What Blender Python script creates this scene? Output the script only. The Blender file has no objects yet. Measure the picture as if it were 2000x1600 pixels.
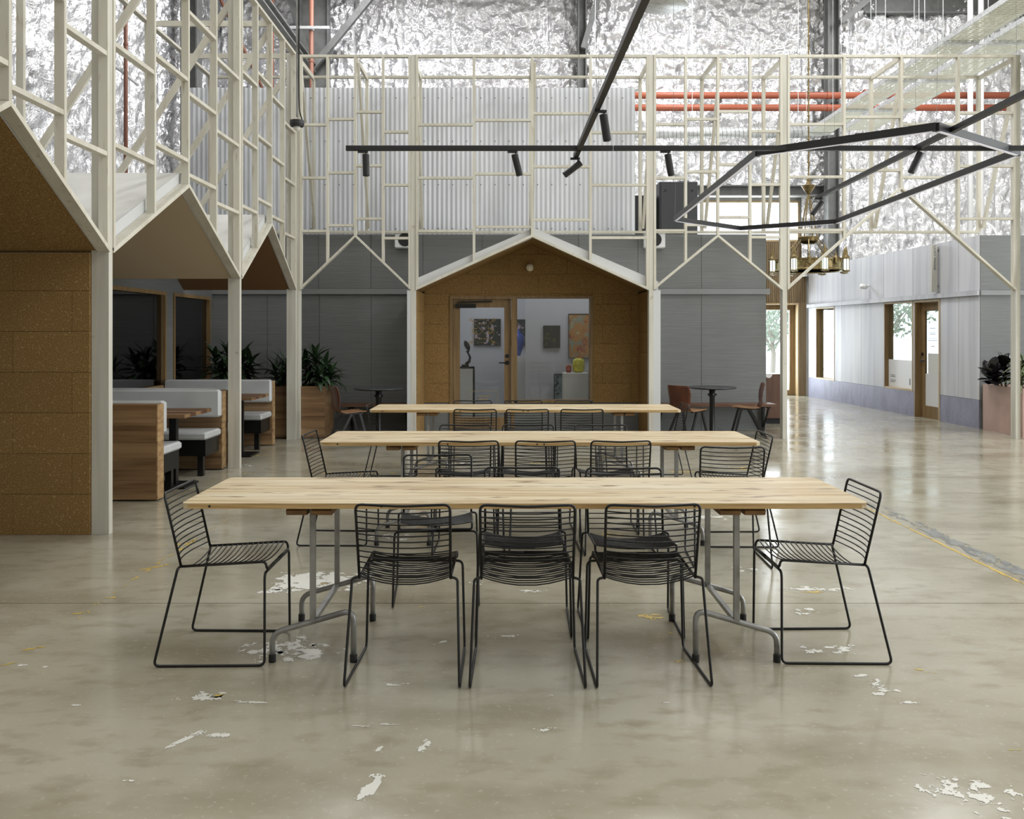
import bpy, math, random
import numpy as np
from mathutils import Vector, Matrix

random.seed(7)
RNG = np.random.default_rng(11)
SC = bpy.context.scene
COL = SC.collection

# ------------------------------------------------------------------ camera
# level camera with lens shift; horizon at row 650, vanishing point at column 990 (2000x1600 frame)
FPX, VPX, VPY, H = 1750.0, 990.0, 650.0, 1.54
cam_d = bpy.data.cameras.new('camera')
cam_d.sensor_width = 36.0
cam_d.lens = 36.0 * FPX / 2000.0
cam_d.shift_x = (1000 - VPX) / 2000.0
cam_d.shift_y = -(800 - VPY) / 2000.0
cam_d.clip_end = 300
cam = bpy.data.objects.new('camera', cam_d)
cam.location = (0, 0, H)
cam.rotation_euler = (math.pi / 2, 0, 0)
COL.objects.link(cam)
SC.camera = cam

# ------------------------------------------------------------------ world, lights, exposure
SC.view_settings.view_transform = 'Standard'
SC.view_settings.look = 'None'
SC.view_settings.exposure = -0.35
SC.view_settings.gamma = 1.0
SC.view_settings.use_curve_mapping = False
world = bpy.data.worlds.new('overcast_sky')
SC.world = world
world.use_nodes = True
world.node_tree.nodes['Background'].inputs[0].default_value = (0.82, 0.90, 1.0, 1)
world.node_tree.nodes['Background'].inputs[1].default_value = 4.5
SC.cycles.use_denoising = True
SC.cycles.max_bounces = 5
SC.cycles.diffuse_bounces = 3
SC.cycles.glossy_bounces = 3
SC.cycles.use_adaptive_sampling = True
SC.cycles.adaptive_threshold = 0.07
SC.cycles.transparent_max_bounces = 8
SC.cycles.sample_clamp_indirect = 6.0
SC.cycles.caustics_reflective = False
SC.cycles.caustics_refractive = False

def area(name, loc, rot, sx, sy, power, color=(1, 1, 1)):
    d = bpy.data.lights.new(name, 'AREA')
    d.shape = 'RECTANGLE'
    d.size, d.size_y = sx, sy
    d.energy = power
    d.color = color
    o = bpy.data.objects.new(name, d)
    o.location = loc
    o.rotation_euler = rot
    COL.objects.link(o)
    return o

ROOF_Z = 9.9
SKY = [(-3.0, 2.0), (3.5, 2.0), (9.5, 2.0), (-3.0, 9.5), (3.5, 9.5), (9.5, 9.5), (-3.0, 17.5), (3.5, 17.5), (9.5, 17.5)]
SKP = [150, 230, 460, 150, 280, 500, 520, 540, 440]
for (sx, sy), pw in zip(SKY, SKP):
    area('skylight_daylight', (sx, sy, ROOF_Z - 0.06), (0, 0, 0), 1.3, 5.0, pw, (0.97, 0.98, 1.0))
# glazed shopfront on the right, out of frame
area('shopfront_daylight', (12.7, 5.5, 2.3), (0, math.radians(90), 0), 3.6, 9.0, 640, (0.95, 0.98, 1.0))

# ------------------------------------------------------------------ helpers
BASE = {}

class M:
    def __init__(s):
        s.v = []; s.f = []
    def add(s, v, f):
        n = len(s.v)
        s.v += [tuple(p) for p in v]
        s.f += [tuple(i + n for i in q) for q in f]
        return s
    def box(s, x0, x1, y0, y1, z0, z1):
        return s.add([(x0,y0,z0),(x1,y0,z0),(x1,y1,z0),(x0,y1,z0),(x0,y0,z1),(x1,y0,z1),(x1,y1,z1),(x0,y1,z1)],
                     [(0,3,2,1),(4,5,6,7),(0,1,5,4),(1,2,6,5),(2,3,7,6),(3,0,4,7)])
    def rbox(s, x0, x1, y0, y1, z0, z1, b):
        # box with chamfered edges (cushions, cases)
        vs = []
        for z, k in ((z0, b), (z0 + b, 0), (z1 - b, 0), (z1, b)):
            X0, X1, Y0, Y1 = x0 + k, x1 - k, y0 + k, y1 - k
            c = b
            vs += [(X0+c,Y0,z),(X1-c,Y0,z),(X1,Y0+c,z),(X1,Y1-c,z),(X1-c,Y1,z),(X0+c,Y1,z),(X0,Y1-c,z),(X0,Y0+c,z)]
        fs = [tuple(range(7,-1,-1)), tuple(range(24,32))]
        for r in range(3):
            for i in range(8):
                j = (i+1) % 8
                fs.append((r*8+i, r*8+j, r*8+8+j, r*8+8+i))
        return s.add(vs, fs)
    def beam(s, p0, p1, w, h, up=(0,0,1)):
        p0, p1 = Vector(p0), Vector(p1)
        d = (p1-p0).normalized(); up = Vector(up)
        if abs(d.dot(up)) > .999: up = Vector((0,1,0))
        a = d.cross(up).normalized(); b = a.cross(d).normalized()
        a *= w/2; b *= h/2
        vs = [p0-a-b, p0+a-b, p0+a+b, p0-a+b, p1-a-b, p1+a-b, p1+a+b, p1-a+b]
        return s.add(vs, [(0,1,2,3),(7,6,5,4),(0,4,5,1),(1,5,6,2),(2,6,7,3),(3,7,4,0)])
    def prism(s, poly, axis, a0, a1):
        n = len(poly)
        def P(p, a):
            return (a,p[0],p[1]) if axis=='x' else ((p[0],a,p[1]) if axis=='y' else (p[0],p[1],a))
        vs = [P(p,a0) for p in poly] + [P(p,a1) for p in poly]
        fs = [tuple(range(n-1,-1,-1)), tuple(range(n,2*n))]
        for i in range(n):
            j = (i+1) % n
            fs.append((i,j,n+j,n+i))
        return s.add(vs, fs)
    def tube(s, pts, r, n=6, closed=False, caps=True):
        pts = [Vector(p) for p in pts]
        k = len(pts)
        rs = r if isinstance(r, (list, tuple)) else [r]*k
        t0 = (pts[1]-pts[0]).normalized()
        ref = Vector((0,0,1)) if abs(t0.z) < .9 else Vector((1,0,0))
        a = t0.cross(ref).normalized()
        vs = []
        for i, p in enumerate(pts):
            if closed: t = (pts[(i+1)%k]-pts[i-1])
            elif i == 0: t = pts[1]-pts[0]
            elif i == k-1: t = pts[-1]-pts[-2]
            else: t = (pts[i+1]-p).normalized()+(p-pts[i-1]).normalized()
            t = t.normalized() if t.length > 1e-9 else t0
            a = (a - t*a.dot(t))
            a = a.normalized() if a.length > 1e-6 else t.orthogonal().normalized()
            b = t.cross(a)
            for j in range(n):
                g = 2*math.pi*j/n
                vs.append(p + (a*math.cos(g)+b*math.sin(g))*rs[i])
        fs = []
        for i in range(k if closed else k-1):
            i2 = (i+1) % k
            for j in range(n):
                j2 = (j+1) % n
                fs.append((i*n+j, i*n+j2, i2*n+j2, i2*n+j))
        if caps and not closed:
            fs.append(tuple(range(n-1,-1,-1))); fs.append(tuple((k-1)*n+j for j in range(n)))
        return s.add(vs, fs)
    def lathe(s, prof, n=16, c=(0,0,0)):
        vs = []; k = len(prof)
        for r, z in prof:
            for j in range(n):
                g = 2*math.pi*j/n
                vs.append((c[0]+r*math.cos(g), c[1]+r*math.sin(g), c[2]+z))
        fs = []
        for i in range(k-1):
            for j in range(n):
                j2 = (j+1) % n
                fs.append((i*n+j, i*n+j2, (i+1)*n+j2, (i+1)*n+j))
        if prof[0][0] > 1e-6: fs.append(tuple(range(n-1,-1,-1)))
        if prof[-1][0] > 1e-6: fs.append(tuple((k-1)*n+j for j in range(n)))
        return s.add(vs, fs)
    def mesh(s, name, mat, base=(0,0,0), smooth=False):
        me = bpy.data.meshes.new(name)
        bx, by, bz = base
        me.from_pydata([(p[0]-bx,p[1]-by,p[2]-bz) for p in s.v], [], s.f)
        me.materials.append(mat)
        if smooth:
            me.polygons.foreach_set('use_smooth', [True]*len(me.polygons))
        me.update()
        return me
    def build(s, name, mat, parent=None, smooth=False, origin=None):
        """link as one mesh object; with a parent the vertices are given in the parent's world frame"""
        if parent is not None:
            b = BASE.get(parent.name, (0,0,0))
        else:
            b = origin or (0,0,0)
        me = s.mesh(name, mat, b, smooth)
        o = bpy.data.objects.new(name, me)
        COL.objects.link(o)
        if parent is not None:
            o.parent = parent
            BASE[o.name] = b
        else:
            o.location = b
            BASE[o.name] = b
        return o

def B(x0,x1,y0,y1,z0,z1): return M().box(x0,x1,y0,y1,z0,z1)

def tag(o, label=None, cat=None, group=None, kind=None):
    if label: o['label'] = label
    if cat: o['category'] = cat
    if group: o['group'] = group
    if kind: o['kind'] = kind
    return o

def thing(name, label, cat, loc=(0,0,0), rz=0.0, group=None):
    o = bpy.data.objects.new(name, None)
    o.empty_display_size = .1
    COL.objects.link(o)
    o.location = loc
    o.rotation_euler = (0,0,rz)
    BASE[o.name] = tuple(loc)
    return tag(o, label, cat, group)

def inst(name, me, parent, mtx=None):
    o = bpy.data.objects.new(name, me)
    COL.objects.link(o)
    o.parent = parent
    if mtx is not None: o.matrix_local = mtx
    return o

def fil(pts, r, k=4, closed=False):
    """round the corners of a polyline"""
    pts = [Vector(p) for p in pts]; out = []
    n = len(pts)
    for i, p in enumerate(pts):
        if not closed and i in (0, n-1):
            out.append(p); continue
        a, b = pts[i-1], pts[(i+1) % n]
        da, db = (a-p), (b-p)
        rr = min(r, da.length*.45, db.length*.45)
        q0, q1 = p+da.normalized()*rr, p+db.normalized()*rr
        for j in range(k+1):
            t = j/k
            out.append(q0*(1-t)**2 + p*2*t*(1-t) + q1*t*t)
    return out

def clip(poly, conv):
    """Sutherland-Hodgman: clip poly by a convex counter-clockwise polygon"""
    out = list(poly)
    for i in range(len(conv)):
        a, b = conv[i], conv[(i+1) % len(conv)]
        inp, out = out, []
        if not inp: break
        def side(p): return (b[0]-a[0])*(p[1]-a[1])-(b[1]-a[1])*(p[0]-a[0])
        for j in range(len(inp)):
            p, q = inp[j], inp[(j+1) % len(inp)]
            sp, sq = side(p), side(q)
            if sp >= 0: out.append(p)
            if (sp >= 0) != (sq >= 0):
                t = sp/(sp-sq)
                out.append((p[0]+t*(q[0]-p[0]), p[1]+t*(q[1]-p[1])))
    return out

def fbm(nx, ny, cells, octaves=4, rng=RNG, persist=.5):
    """tileless value noise on an nx x ny grid, about -1..1"""
    tot = np.zeros((ny, nx)); amp = 1.0; cx, cy = cells
    for o in range(octaves):
        gx, gy = int(cx)+3, int(cy)+3
        g = rng.uniform(-1, 1, (gy, gx))
        X = np.linspace(0, cx, nx); Y = np.linspace(0, cy, ny)
        xi = X.astype(int); yi = Y.astype(int)
        fx = X-xi; fy = Y-yi
        fx = fx*fx*(3-2*fx); fy = fy*fy*(3-2*fy)
        a = g[np.ix_(yi, xi)]; b = g[np.ix_(yi, xi+1)]; c = g[np.ix_(yi+1, xi)]; d = g[np.ix_(yi+1, xi+1)]
        tot += amp*((a*(1-fx)+b*fx)*(1-fy)[:,None] + (c*(1-fx)+d*fx)*fy[:,None])
        amp *= persist; cx *= 2; cy *= 2
    return tot

# ------------------------------------------------------------------ materials
def srgb(r, g, b):
    def c(u):
        u /= 255.0
        return u/12.92 if u <= .04045 else ((u+.055)/1.055)**2.4
    return (c(r), c(g), c(b), 1)

def mat(name, col, rough=.5, metal=0.0, var=None, bump=None, spec=.5, emis=None, rnd=0.0):
    """var = list of (scale xyz, colour 2, low, high, detail); bump = (scale xyz, strength, distance, detail)"""
    m = bpy.data.materials.new(name)
    m.use_nodes = True
    nt = m.node_tree; N = nt.nodes; L = nt.links
    bs = N['Principled BSDF']
    bs.inputs['Roughness'].default_value = rough
    bs.inputs['Metallic'].default_value = metal
    bs.inputs['Specular IOR Level'].default_value = spec
    bs.inputs['Base Color'].default_value = col
    geo = None
    def pos(scale):
        nonlocal geo
        if geo is None: geo = N.new('ShaderNodeNewGeometry')
        mp = N.new('ShaderNodeMapping')
        mp.inputs['Scale'].default_value = scale
        L.new(geo.outputs['Position'], mp.inputs['Vector'])
        return mp.outputs['Vector']
    cur = None
    for (sc, c2, lo, hi, det) in (var or []):
        nz = N.new('ShaderNodeTexNoise'); nz.inputs['Scale'].default_value = 1; nz.inputs['Detail'].default_value = det
        L.new(pos(sc), nz.inputs['Vector'])
        mr = N.new('ShaderNodeMapRange'); mr.inputs['From Min'].default_value = lo; mr.inputs['From Max'].default_value = hi
        L.new(nz.outputs['Fac'], mr.inputs['Value'])
        mx = N.new('ShaderNodeMix'); mx.data_type = 'RGBA'
        L.new(mr.outputs['Result'], mx.inputs['Factor'])
        if cur is None: mx.inputs[6].default_value = col
        else: L.new(cur, mx.inputs[6])
        mx.inputs[7].default_value = c2
        cur = mx.outputs[2]
    if rnd:
        oi = N.new('ShaderNodeObjectInfo')
        hv = N.new('ShaderNodeHueSaturation')
        mr = N.new('ShaderNodeMapRange'); mr.inputs['To Min'].default_value = 1-rnd; mr.inputs['To Max'].default_value = 1+rnd
        L.new(oi.outputs['Random'], mr.inputs['Value'])
        L.new(mr.outputs['Result'], hv.inputs['Value'])
        if cur is None: hv.inputs['Color'].default_value = col
        else: L.new(cur, hv.inputs['Color'])
        cur = hv.outputs['Color']
    if cur is not None: L.new(cur, bs.inputs['Base Color'])
    if bump:
        sc, st, dist, det = bump
        nz = N.new('ShaderNodeTexNoise'); nz.inputs['Scale'].default_value = 1; nz.inputs['Detail'].default_value = det
        L.new(pos(sc), nz.inputs['Vector'])
        bp = N.new('ShaderNodeBump'); bp.inputs['Strength'].default_value = st; bp.inputs['Distance'].default_value = dist
        L.new(nz.outputs['Fac'], bp.inputs['Height'])
        L.new(bp.outputs['Normal'], bs.inputs['Normal'])
    if emis:
        bs.inputs['Emission Color'].default_value = emis[0]
        bs.inputs['Emission Strength'].default_value = emis[1]
    return m

def glassmat(name, tint, refl):
    m = bpy.data.materials.new(name); m.use_nodes = True
    nt = m.node_tree; N = nt.nodes; L = nt.links
    N.remove(N['Principled BSDF'])
    t = N.new('ShaderNodeBsdfTransparent'); t.inputs[0].default_value = tint
    g = N.new('ShaderNodeBsdfGlossy'); g.inputs['Roughness'].default_value = .02
    mx = N.new('ShaderNodeMixShader'); mx.inputs[0].default_value = refl
    L.new(t.outputs[0], mx.inputs[1]); L.new(g.outputs[0], mx.inputs[2])
    L.new(mx.outputs[0], N['Material Output'].inputs[0])
    return m

V3 = lambda a: (a, a, a)
MT = {}
MT['lime'] = mat('limewashed_pine', srgb(214,210,196), .62, var=[((5,5,1.2), srgb(197,191,174), .35, .75, 3), ((26,26,5), srgb(178,168,148), .62, .8, 2)], rnd=.05)
MT['post'] = mat('limewashed_post', srgb(212,209,197), .62, var=[((14,14,.9), srgb(190,186,172), .35, .75, 4), ((7,7,7), srgb(168,158,136), .72, .8, 1)], rnd=.03)
MT['cork'] = mat('cork_board', srgb(160,129,82), .8, var=[(V3(150), srgb(114,87,48), .45, .62, 2), (V3(60), srgb(184,155,108), .6, .72, 2)], bump=(V3(160), .3, .004, 2), rnd=.05, spec=.2)
MT['pine'] = mat('table_pine', srgb(210,193,157), .42, var=[((1.3,30,30), srgb(176,148,102), .4, .66, 4), ((.8,5,5), srgb(214,202,174), .5, .8, 2), ((4.5,22,22), srgb(128,100,66), .60, .70, 3)], rnd=.03)
MT['pine_edge'] = mat('table_edge_pine', srgb(196,164,112), .5, var=[((2,30,60), srgb(150,114,66), .45, .7, 3)])
MT['cleat'] = mat('cleat_timber', srgb(138,104,66), .6, var=[((8,3,30), srgb(102,74,46), .4, .7, 3)])
MT['black'] = mat('black_powdercoat', srgb(20,20,20), .36, spec=.4)
MT['trackblack'] = mat('black_track_aluminium', srgb(34,34,36), .42)
MT['steel'] = mat('grey_steel', srgb(150,150,148), .34, .55, var=[(V3(9), srgb(116,115,112), .45, .7, 3)])
MT['rubber'] = mat('black_rubber', srgb(24,24,24), .7)
MT['greywall'] = mat('grey_board_panel', srgb(122,124,123), .62, var=[((1.4,1.4,55), srgb(111,113,112), .35, .75, 4)], bump=((2.4,2.4,75), .6, .006, 5), rnd=.02)
MT['greytrim'] = mat('grey_painted_trim', srgb(136,138,138), .55)
MT['wash'] = mat('whitewashed_board', srgb(202,202,205), .6, var=[((7,7,.3), srgb(180,180,186), .42, .75, 4), ((2,2,.3), srgb(212,212,212), .5, .75, 2)], bump=((40,40,3), .35, .004, 4), rnd=.12)
MT['plinth'] = mat('blue_grey_plinth_board', srgb(148,148,168), .55, var=[((6,6,3), srgb(134,134,150), .4, .7, 3)], bump=((50,50,14), .6, .008, 4))
MT['white'] = mat('white_paint', srgb(232,232,228), .6)
MT['offwhite'] = mat('white_roof_board', srgb(226,225,220), .7, var=[(V3(2), srgb(212,210,204), .4, .7, 2)])
MT['fascia'] = mat('grey_white_fascia', srgb(206,207,206), .6)
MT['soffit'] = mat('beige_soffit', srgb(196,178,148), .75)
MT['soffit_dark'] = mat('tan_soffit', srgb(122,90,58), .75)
MT['zinc'] = mat('zinc_sheet', srgb(226,228,232), .4, .12, var=[((3,3,.5), srgb(212,215,220), .35, .7, 3)])
MT['galv'] = mat('galvanised_steel', srgb(205,207,206), .45, .45, var=[(V3(14), srgb(180,182,182), .4, .7, 2)])
MT['traybase'] = mat('cable_tray_base', srgb(212,212,196), .5, .2)
MT['redpipe'] = mat('orange_red_pipe_paint', srgb(164,88,62), .45)
MT['copper'] = mat('rust_red_pipe_paint', srgb(140,94,76), .5)
MT['pvc'] = mat('white_pvc', srgb(226,226,226), .4)
MT['beam'] = mat('grey_structural_steel', srgb(116,117,115), .5, .15, var=[(V3(5), srgb(102,103,101), .4, .7, 3)])
MT['vinyl'] = mat('pale_grey_vinyl', srgb(196,198,198), .36, var=[(V3(3), srgb(184,186,186), .4, .7, 2)], bump=(V3(90), .12, .002, 2))
MT['gum'] = mat('oiled_hardwood', srgb(138,108,76), .45, var=[((1.1,9,26), srgb(100,74,48), .38, .7, 4), ((.6,3,6), srgb(174,144,106), .5, .8, 2)], rnd=.16)
MT['gum_end'] = mat('pale_hardwood_edge', srgb(168,138,98), .5, var=[((9,9,26), srgb(132,102,68), .4, .7, 3)], rnd=.1)
MT['oak'] = mat('oak_joinery', srgb(146,120,82), .5, var=[((20,20,1.2), srgb(120,96,62), .35, .7, 4)], rnd=.03)
MT['oak_light'] = mat('light_oak_reveal', srgb(190,168,130), .5, var=[((20,20,1.2), srgb(172,148,110), .35, .7, 4)])
MT['batten'] = mat('cedar_batten', srgb(142,120,88), .55, var=[((24,24,1), srgb(114,94,66), .35, .7, 3)], rnd=.1)
MT['ply'] = mat('red_brown_plywood', srgb(102,56,36), .32, var=[((10,10,3), srgb(76,40,26), .35, .7, 4)])
MT['ply_seat'] = mat('worn_plywood_seat', srgb(160,118,78), .4, var=[((5,16,16), srgb(122,82,50), .4, .7, 3)])
MT['jarrah'] = mat('red_hardwood', srgb(104,72,54), .4, var=[((16,16,1.5), srgb(80,54,40), .35, .7, 4)])
MT['benchwood'] = mat('red_bench_board', srgb(120,86,66), .35, var=[((1.5,20,20), srgb(96,66,50), .35, .7, 3)])
MT['tabletop_dark'] = mat('charcoal_tabletop', srgb(52,54,56), .4)
MT['soil'] = mat('potting_soil', srgb(40,32,24), .9, bump=(V3(60), .8, .02, 3))
MT['pink'] = mat('terracotta_pink_render', srgb(186,156,142), .6, var=[(V3(3), srgb(174,144,130), .4, .7, 2)])
MT['leaf'] = mat('dark_green_leaf', srgb(46,68,40), .38, var=[(V3(16), srgb(32,50,28), .4, .7, 2)], rnd=.25)
MT['leaf_dark'] = mat('rubber_plant_leaf', srgb(30,30,30), .22, rnd=.2)
MT['leaf_pale'] = mat('striped_pale_leaf', srgb(142,152,112), .4, var=[((60,60,10), srgb(86,106,66), .42, .6, 1)], rnd=.2)
MT['leaf_out'] = mat('garden_leaf', srgb(158,170,152), .6, rnd=.2)
MT['stem'] = mat('brown_stem', srgb(98,80,56), .7)
MT['bark'] = mat('pale_bark', srgb(176,170,160), .8)
MT['brass'] = mat('aged_brass', srgb(150,132,92), .36, .8, var=[(V3(20), srgb(108,94,64), .4, .7, 3)])
MT['lampglass'] = mat('green_lantern_glass', srgb(190,226,210), .15, emis=(srgb(235,250,242), 2.2))
MT['led'] = mat('led_strip', srgb(240,240,250), .4, emis=((0.86,0.86,1.0,1), .3))
MT['globe'] = mat('opal_globe', srgb(236,228,206), .35)
MT['speakerwhite'] = mat('white_plastic', srgb(228,230,230), .45)
MT['mesh_black'] = mat('black_speaker_mesh', srgb(26,26,28), .6)
MT['rack'] = mat('charcoal_cabinet', srgb(56,57,60), .5)
MT['gallerywall'] = mat('gallery_white', srgb(214,216,222), .7)
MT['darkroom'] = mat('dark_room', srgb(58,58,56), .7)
MT['pave'] = mat('pale_paving', srgb(226,224,216), .8)
MT['vinylwhite'] = mat('frosted_vinyl', srgb(232,232,232), .5)
MT['ink'] = mat('grey_ink', srgb(112,112,118), .6)
MT['ink_dark'] = mat('dark_lettering', srgb(60,58,56), .6)
MT['goldink'] = mat('gold_lettering', srgb(168,140,72), .5)
MT['sign'] = mat('stone_grey_sign', srgb(196,194,186), .6)
MT['bronze'] = mat('black_bronze', srgb(22,20,18), .35, .3)
MT['frame_dark'] = mat('dark_picture_frame', srgb(62,50,36), .5)
MT['paint1'] = mat('blossom_canvas', srgb(24,38,26), .6, var=[((8,8,8), srgb(18,24,16), .5, .6, 2), (V3(16), srgb(190,174,188), .57, .63, 4)])
MT['paint2'] = mat('abstract_canvas', srgb(186,132,60), .6, var=[(V3(7), srgb(148,152,128), .5, .62, 3), (V3(5), srgb(158,62,34), .56, .66, 3), (V3(14), srgb(214,180,96), .6, .7, 3)])
MT['paint3'] = mat('olive_canvas', srgb(44,42,24), .6, var=[(V3(6), srgb(112,112,52), .52, .66, 3)])
MT['paint4'] = mat('shore_canvas', srgb(132,148,150), .6, var=[(V3(20), srgb(60,62,54), .55, .65, 3)])
MT['blueglass'] = mat('blue_glass', srgb(70,98,190), .1)
MT['yellowglass'] = mat('yellow_flecked_glass', srgb(214,206,40), .12, var=[(V3(60), srgb(92,96,60), .58, .64, 2)])
MT['redglass'] = mat('red_flecked_glass', srgb(158,62,44), .12, var=[(V3(70), srgb(220,190,180), .62, .68, 2)])
MT['paintwhite'] = mat('worn_white_floor_paint', srgb(214,212,202), .45)
MT['paintyellow'] = mat('worn_yellow_floor_paint', srgb(194,166,80), .45)
MT['paintgrey'] = mat('worn_grey_floor_paint', srgb(112,114,114), .45, var=[((20,4,4), srgb(140,140,134), .4, .65, 3)])
MT['glass'] = glassmat('window_glass', (.97,.98,.98,1), .025)
MT['glass_office'] = glassmat('office_glass', (.95,.98,.97,1), .22)
MT['glass_dark'] = glassmat('dark_window_glass', (.5,.5,.5,1), .22)

def foil_mat():
    m = mat('silver_foil', srgb(228,228,230), .25, .76)
    nt = m.node_tree; N = nt.nodes; L = nt.links; bs = N['Principled BSDF']
    g = N.new('ShaderNodeNewGeometry')
    n1 = N.new('ShaderNodeTexNoise'); n1.inputs['Scale'].default_value = 3.2; n1.inputs['Detail'].default_value = 4; n1.inputs['Distortion'].default_value = 1.6
    n1.inputs['Roughness'].default_value = .62
    L.new(g.outputs['Position'], n1.inputs['Vector'])
    vo = N.new('ShaderNodeTexVoronoi'); vo.inputs['Scale'].default_value = 4.0; vo.feature = 'DISTANCE_TO_EDGE'
    mxv = N.new('ShaderNodeVectorMath'); mxv.operation = 'MULTIPLY_ADD'
    L.new(n1.outputs['Color'], mxv.inputs[0]); mxv.inputs[1].default_value = (.5,.5,.5); L.new(g.outputs['Position'], mxv.inputs[2])
    L.new(mxv.outputs[0], vo.inputs['Vector'])
    ad = N.new('ShaderNodeMath'); ad.operation = 'MULTIPLY_ADD'; ad.inputs[1].default_value = .5
    L.new(vo.outputs['Distance'], ad.inputs[0]); L.new(n1.outputs['Fac'], ad.inputs[2])
    bp = N.new('ShaderNodeBump'); bp.inputs['Strength'].default_value = .6; bp.inputs['Distance'].default_value = .10
    L.new(ad.outputs[0], bp.inputs['Height']); L.new(bp.outputs['Normal'], bs.inputs['Normal'])
    return m
MT['foil'] = foil_mat()

def floor_mat():
    m = mat('polished_concrete', srgb(161,155,135), .2, var=[
        ((.45,.8,1), srgb(178,173,156), .4, .68, 4),
        ((.8,1.3,1), srgb(124,113,90), .5, .74, 5),
        ((5,9,1), srgb(147,139,118), .5, .74, 4),
        ((38,38,1), srgb(178,172,156), .60, .78, 3)])
    nt = m.node_tree; N = nt.nodes; L = nt.links; bs = N['Principled BSDF']
    g = N.new('ShaderNodeNewGeometry')
    n1 = N.new('ShaderNodeTexNoise'); n1.inputs['Scale'].default_value = 2.6; n1.inputs['Detail'].default_value = 5
    L.new(g.outputs['Position'], n1.inputs['Vector'])
    mr = N.new('ShaderNodeMapRange'); mr.inputs['From Min'].default_value = .3; mr.inputs['From Max'].default_value = .7
    mr.inputs['To Min'].default_value = .10; mr.inputs['To Max'].default_value = .24
    L.new(n1.outputs['Fac'], mr.inputs['Value']); L.new(mr.outputs['Result'], bs.inputs['Roughness'])
    n2 = N.new('ShaderNodeTexNoise'); n2.inputs['Scale'].default_value = 1.6; n2.inputs['Detail'].default_value = 2
    L.new(g.outputs['Position'], n2.inputs['Vector'])
    bp = N.new('ShaderNodeBump'); bp.inputs['Strength'].default_value = .12; bp.inputs['Distance'].default_value = .03
    L.new(n2.outputs['Fac'], bp.inputs['Height']); L.new(bp.outputs['Normal'], bs.inputs['Normal'])
    return m
MT['floor'] = floor_mat()

# ================================================================== SETTING
XL, XR, YB, YF = -7.2, 13.0, -5.0, 21.9          # hall: left wall, right wall, behind camera, far wall
def S(o): o['kind'] = 'structure'; return o

# floor: concrete slabs with saw-cut joints
floor = S(B(XL-.2, XR+.2, YB-.2, YF+.2, -.30, -.012).build('floor', MT['darkroom']))
cuts = [YB-.1, .70, 5.10, 9.52, 13.92, 18.3, YF+.1]
for a, b in zip(cuts[:-1], cuts[1:]):
    B(XL-.1, XR+.1, a+.004, b-.004, -.2, 0.0).build('slab', MT['floor'], floor)

def paint(cx, cy, w, l, ang, kind, thr, cells=(7,5), res=.006, seed=1):
    """ragged worn paint: flakes cut from a noise field, a hair above the slab"""
    rng = np.random.default_rng(seed)
    nx, ny = max(8, int(w/res)), max(8, int(l/res))
    f = fbm(nx, ny, cells, 5, rng, .68)
    X, Y = np.meshgrid(np.linspace(-1,1,nx), np.linspace(-1,1,ny))
    f = f*.75 + (1 - np.maximum(np.abs(X)**3, np.abs(Y)**3)*1.6 - .5*(X*X+Y*Y)) * .9
    msk = f > thr
    m = M(); c, s = math.cos(ang), math.sin(ang)
    dx, dy = w/nx, l/ny
    for j in range(ny):
        i = 0
        while i < nx:
            if msk[j,i]:
                k = i
                while k+1 < nx and msk[j,k+1]: k += 1
                x0, x1 = -w/2+i*dx, -w/2+(k+1)*dx; y0, y1 = -l/2+j*dy, -l/2+(j+1)*dy
                q = [(x0,y0),(x1,y0),(x1,y1),(x0,y1)]
                m.add([(cx+x*c-y*s, cy+x*s+y*c, .0012) for x,y in q], [(0,1,2,3)])
                i = k+1
            else: i += 1
    if m.f:
        m.build('paint_mark', MT[kind], floor)

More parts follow.
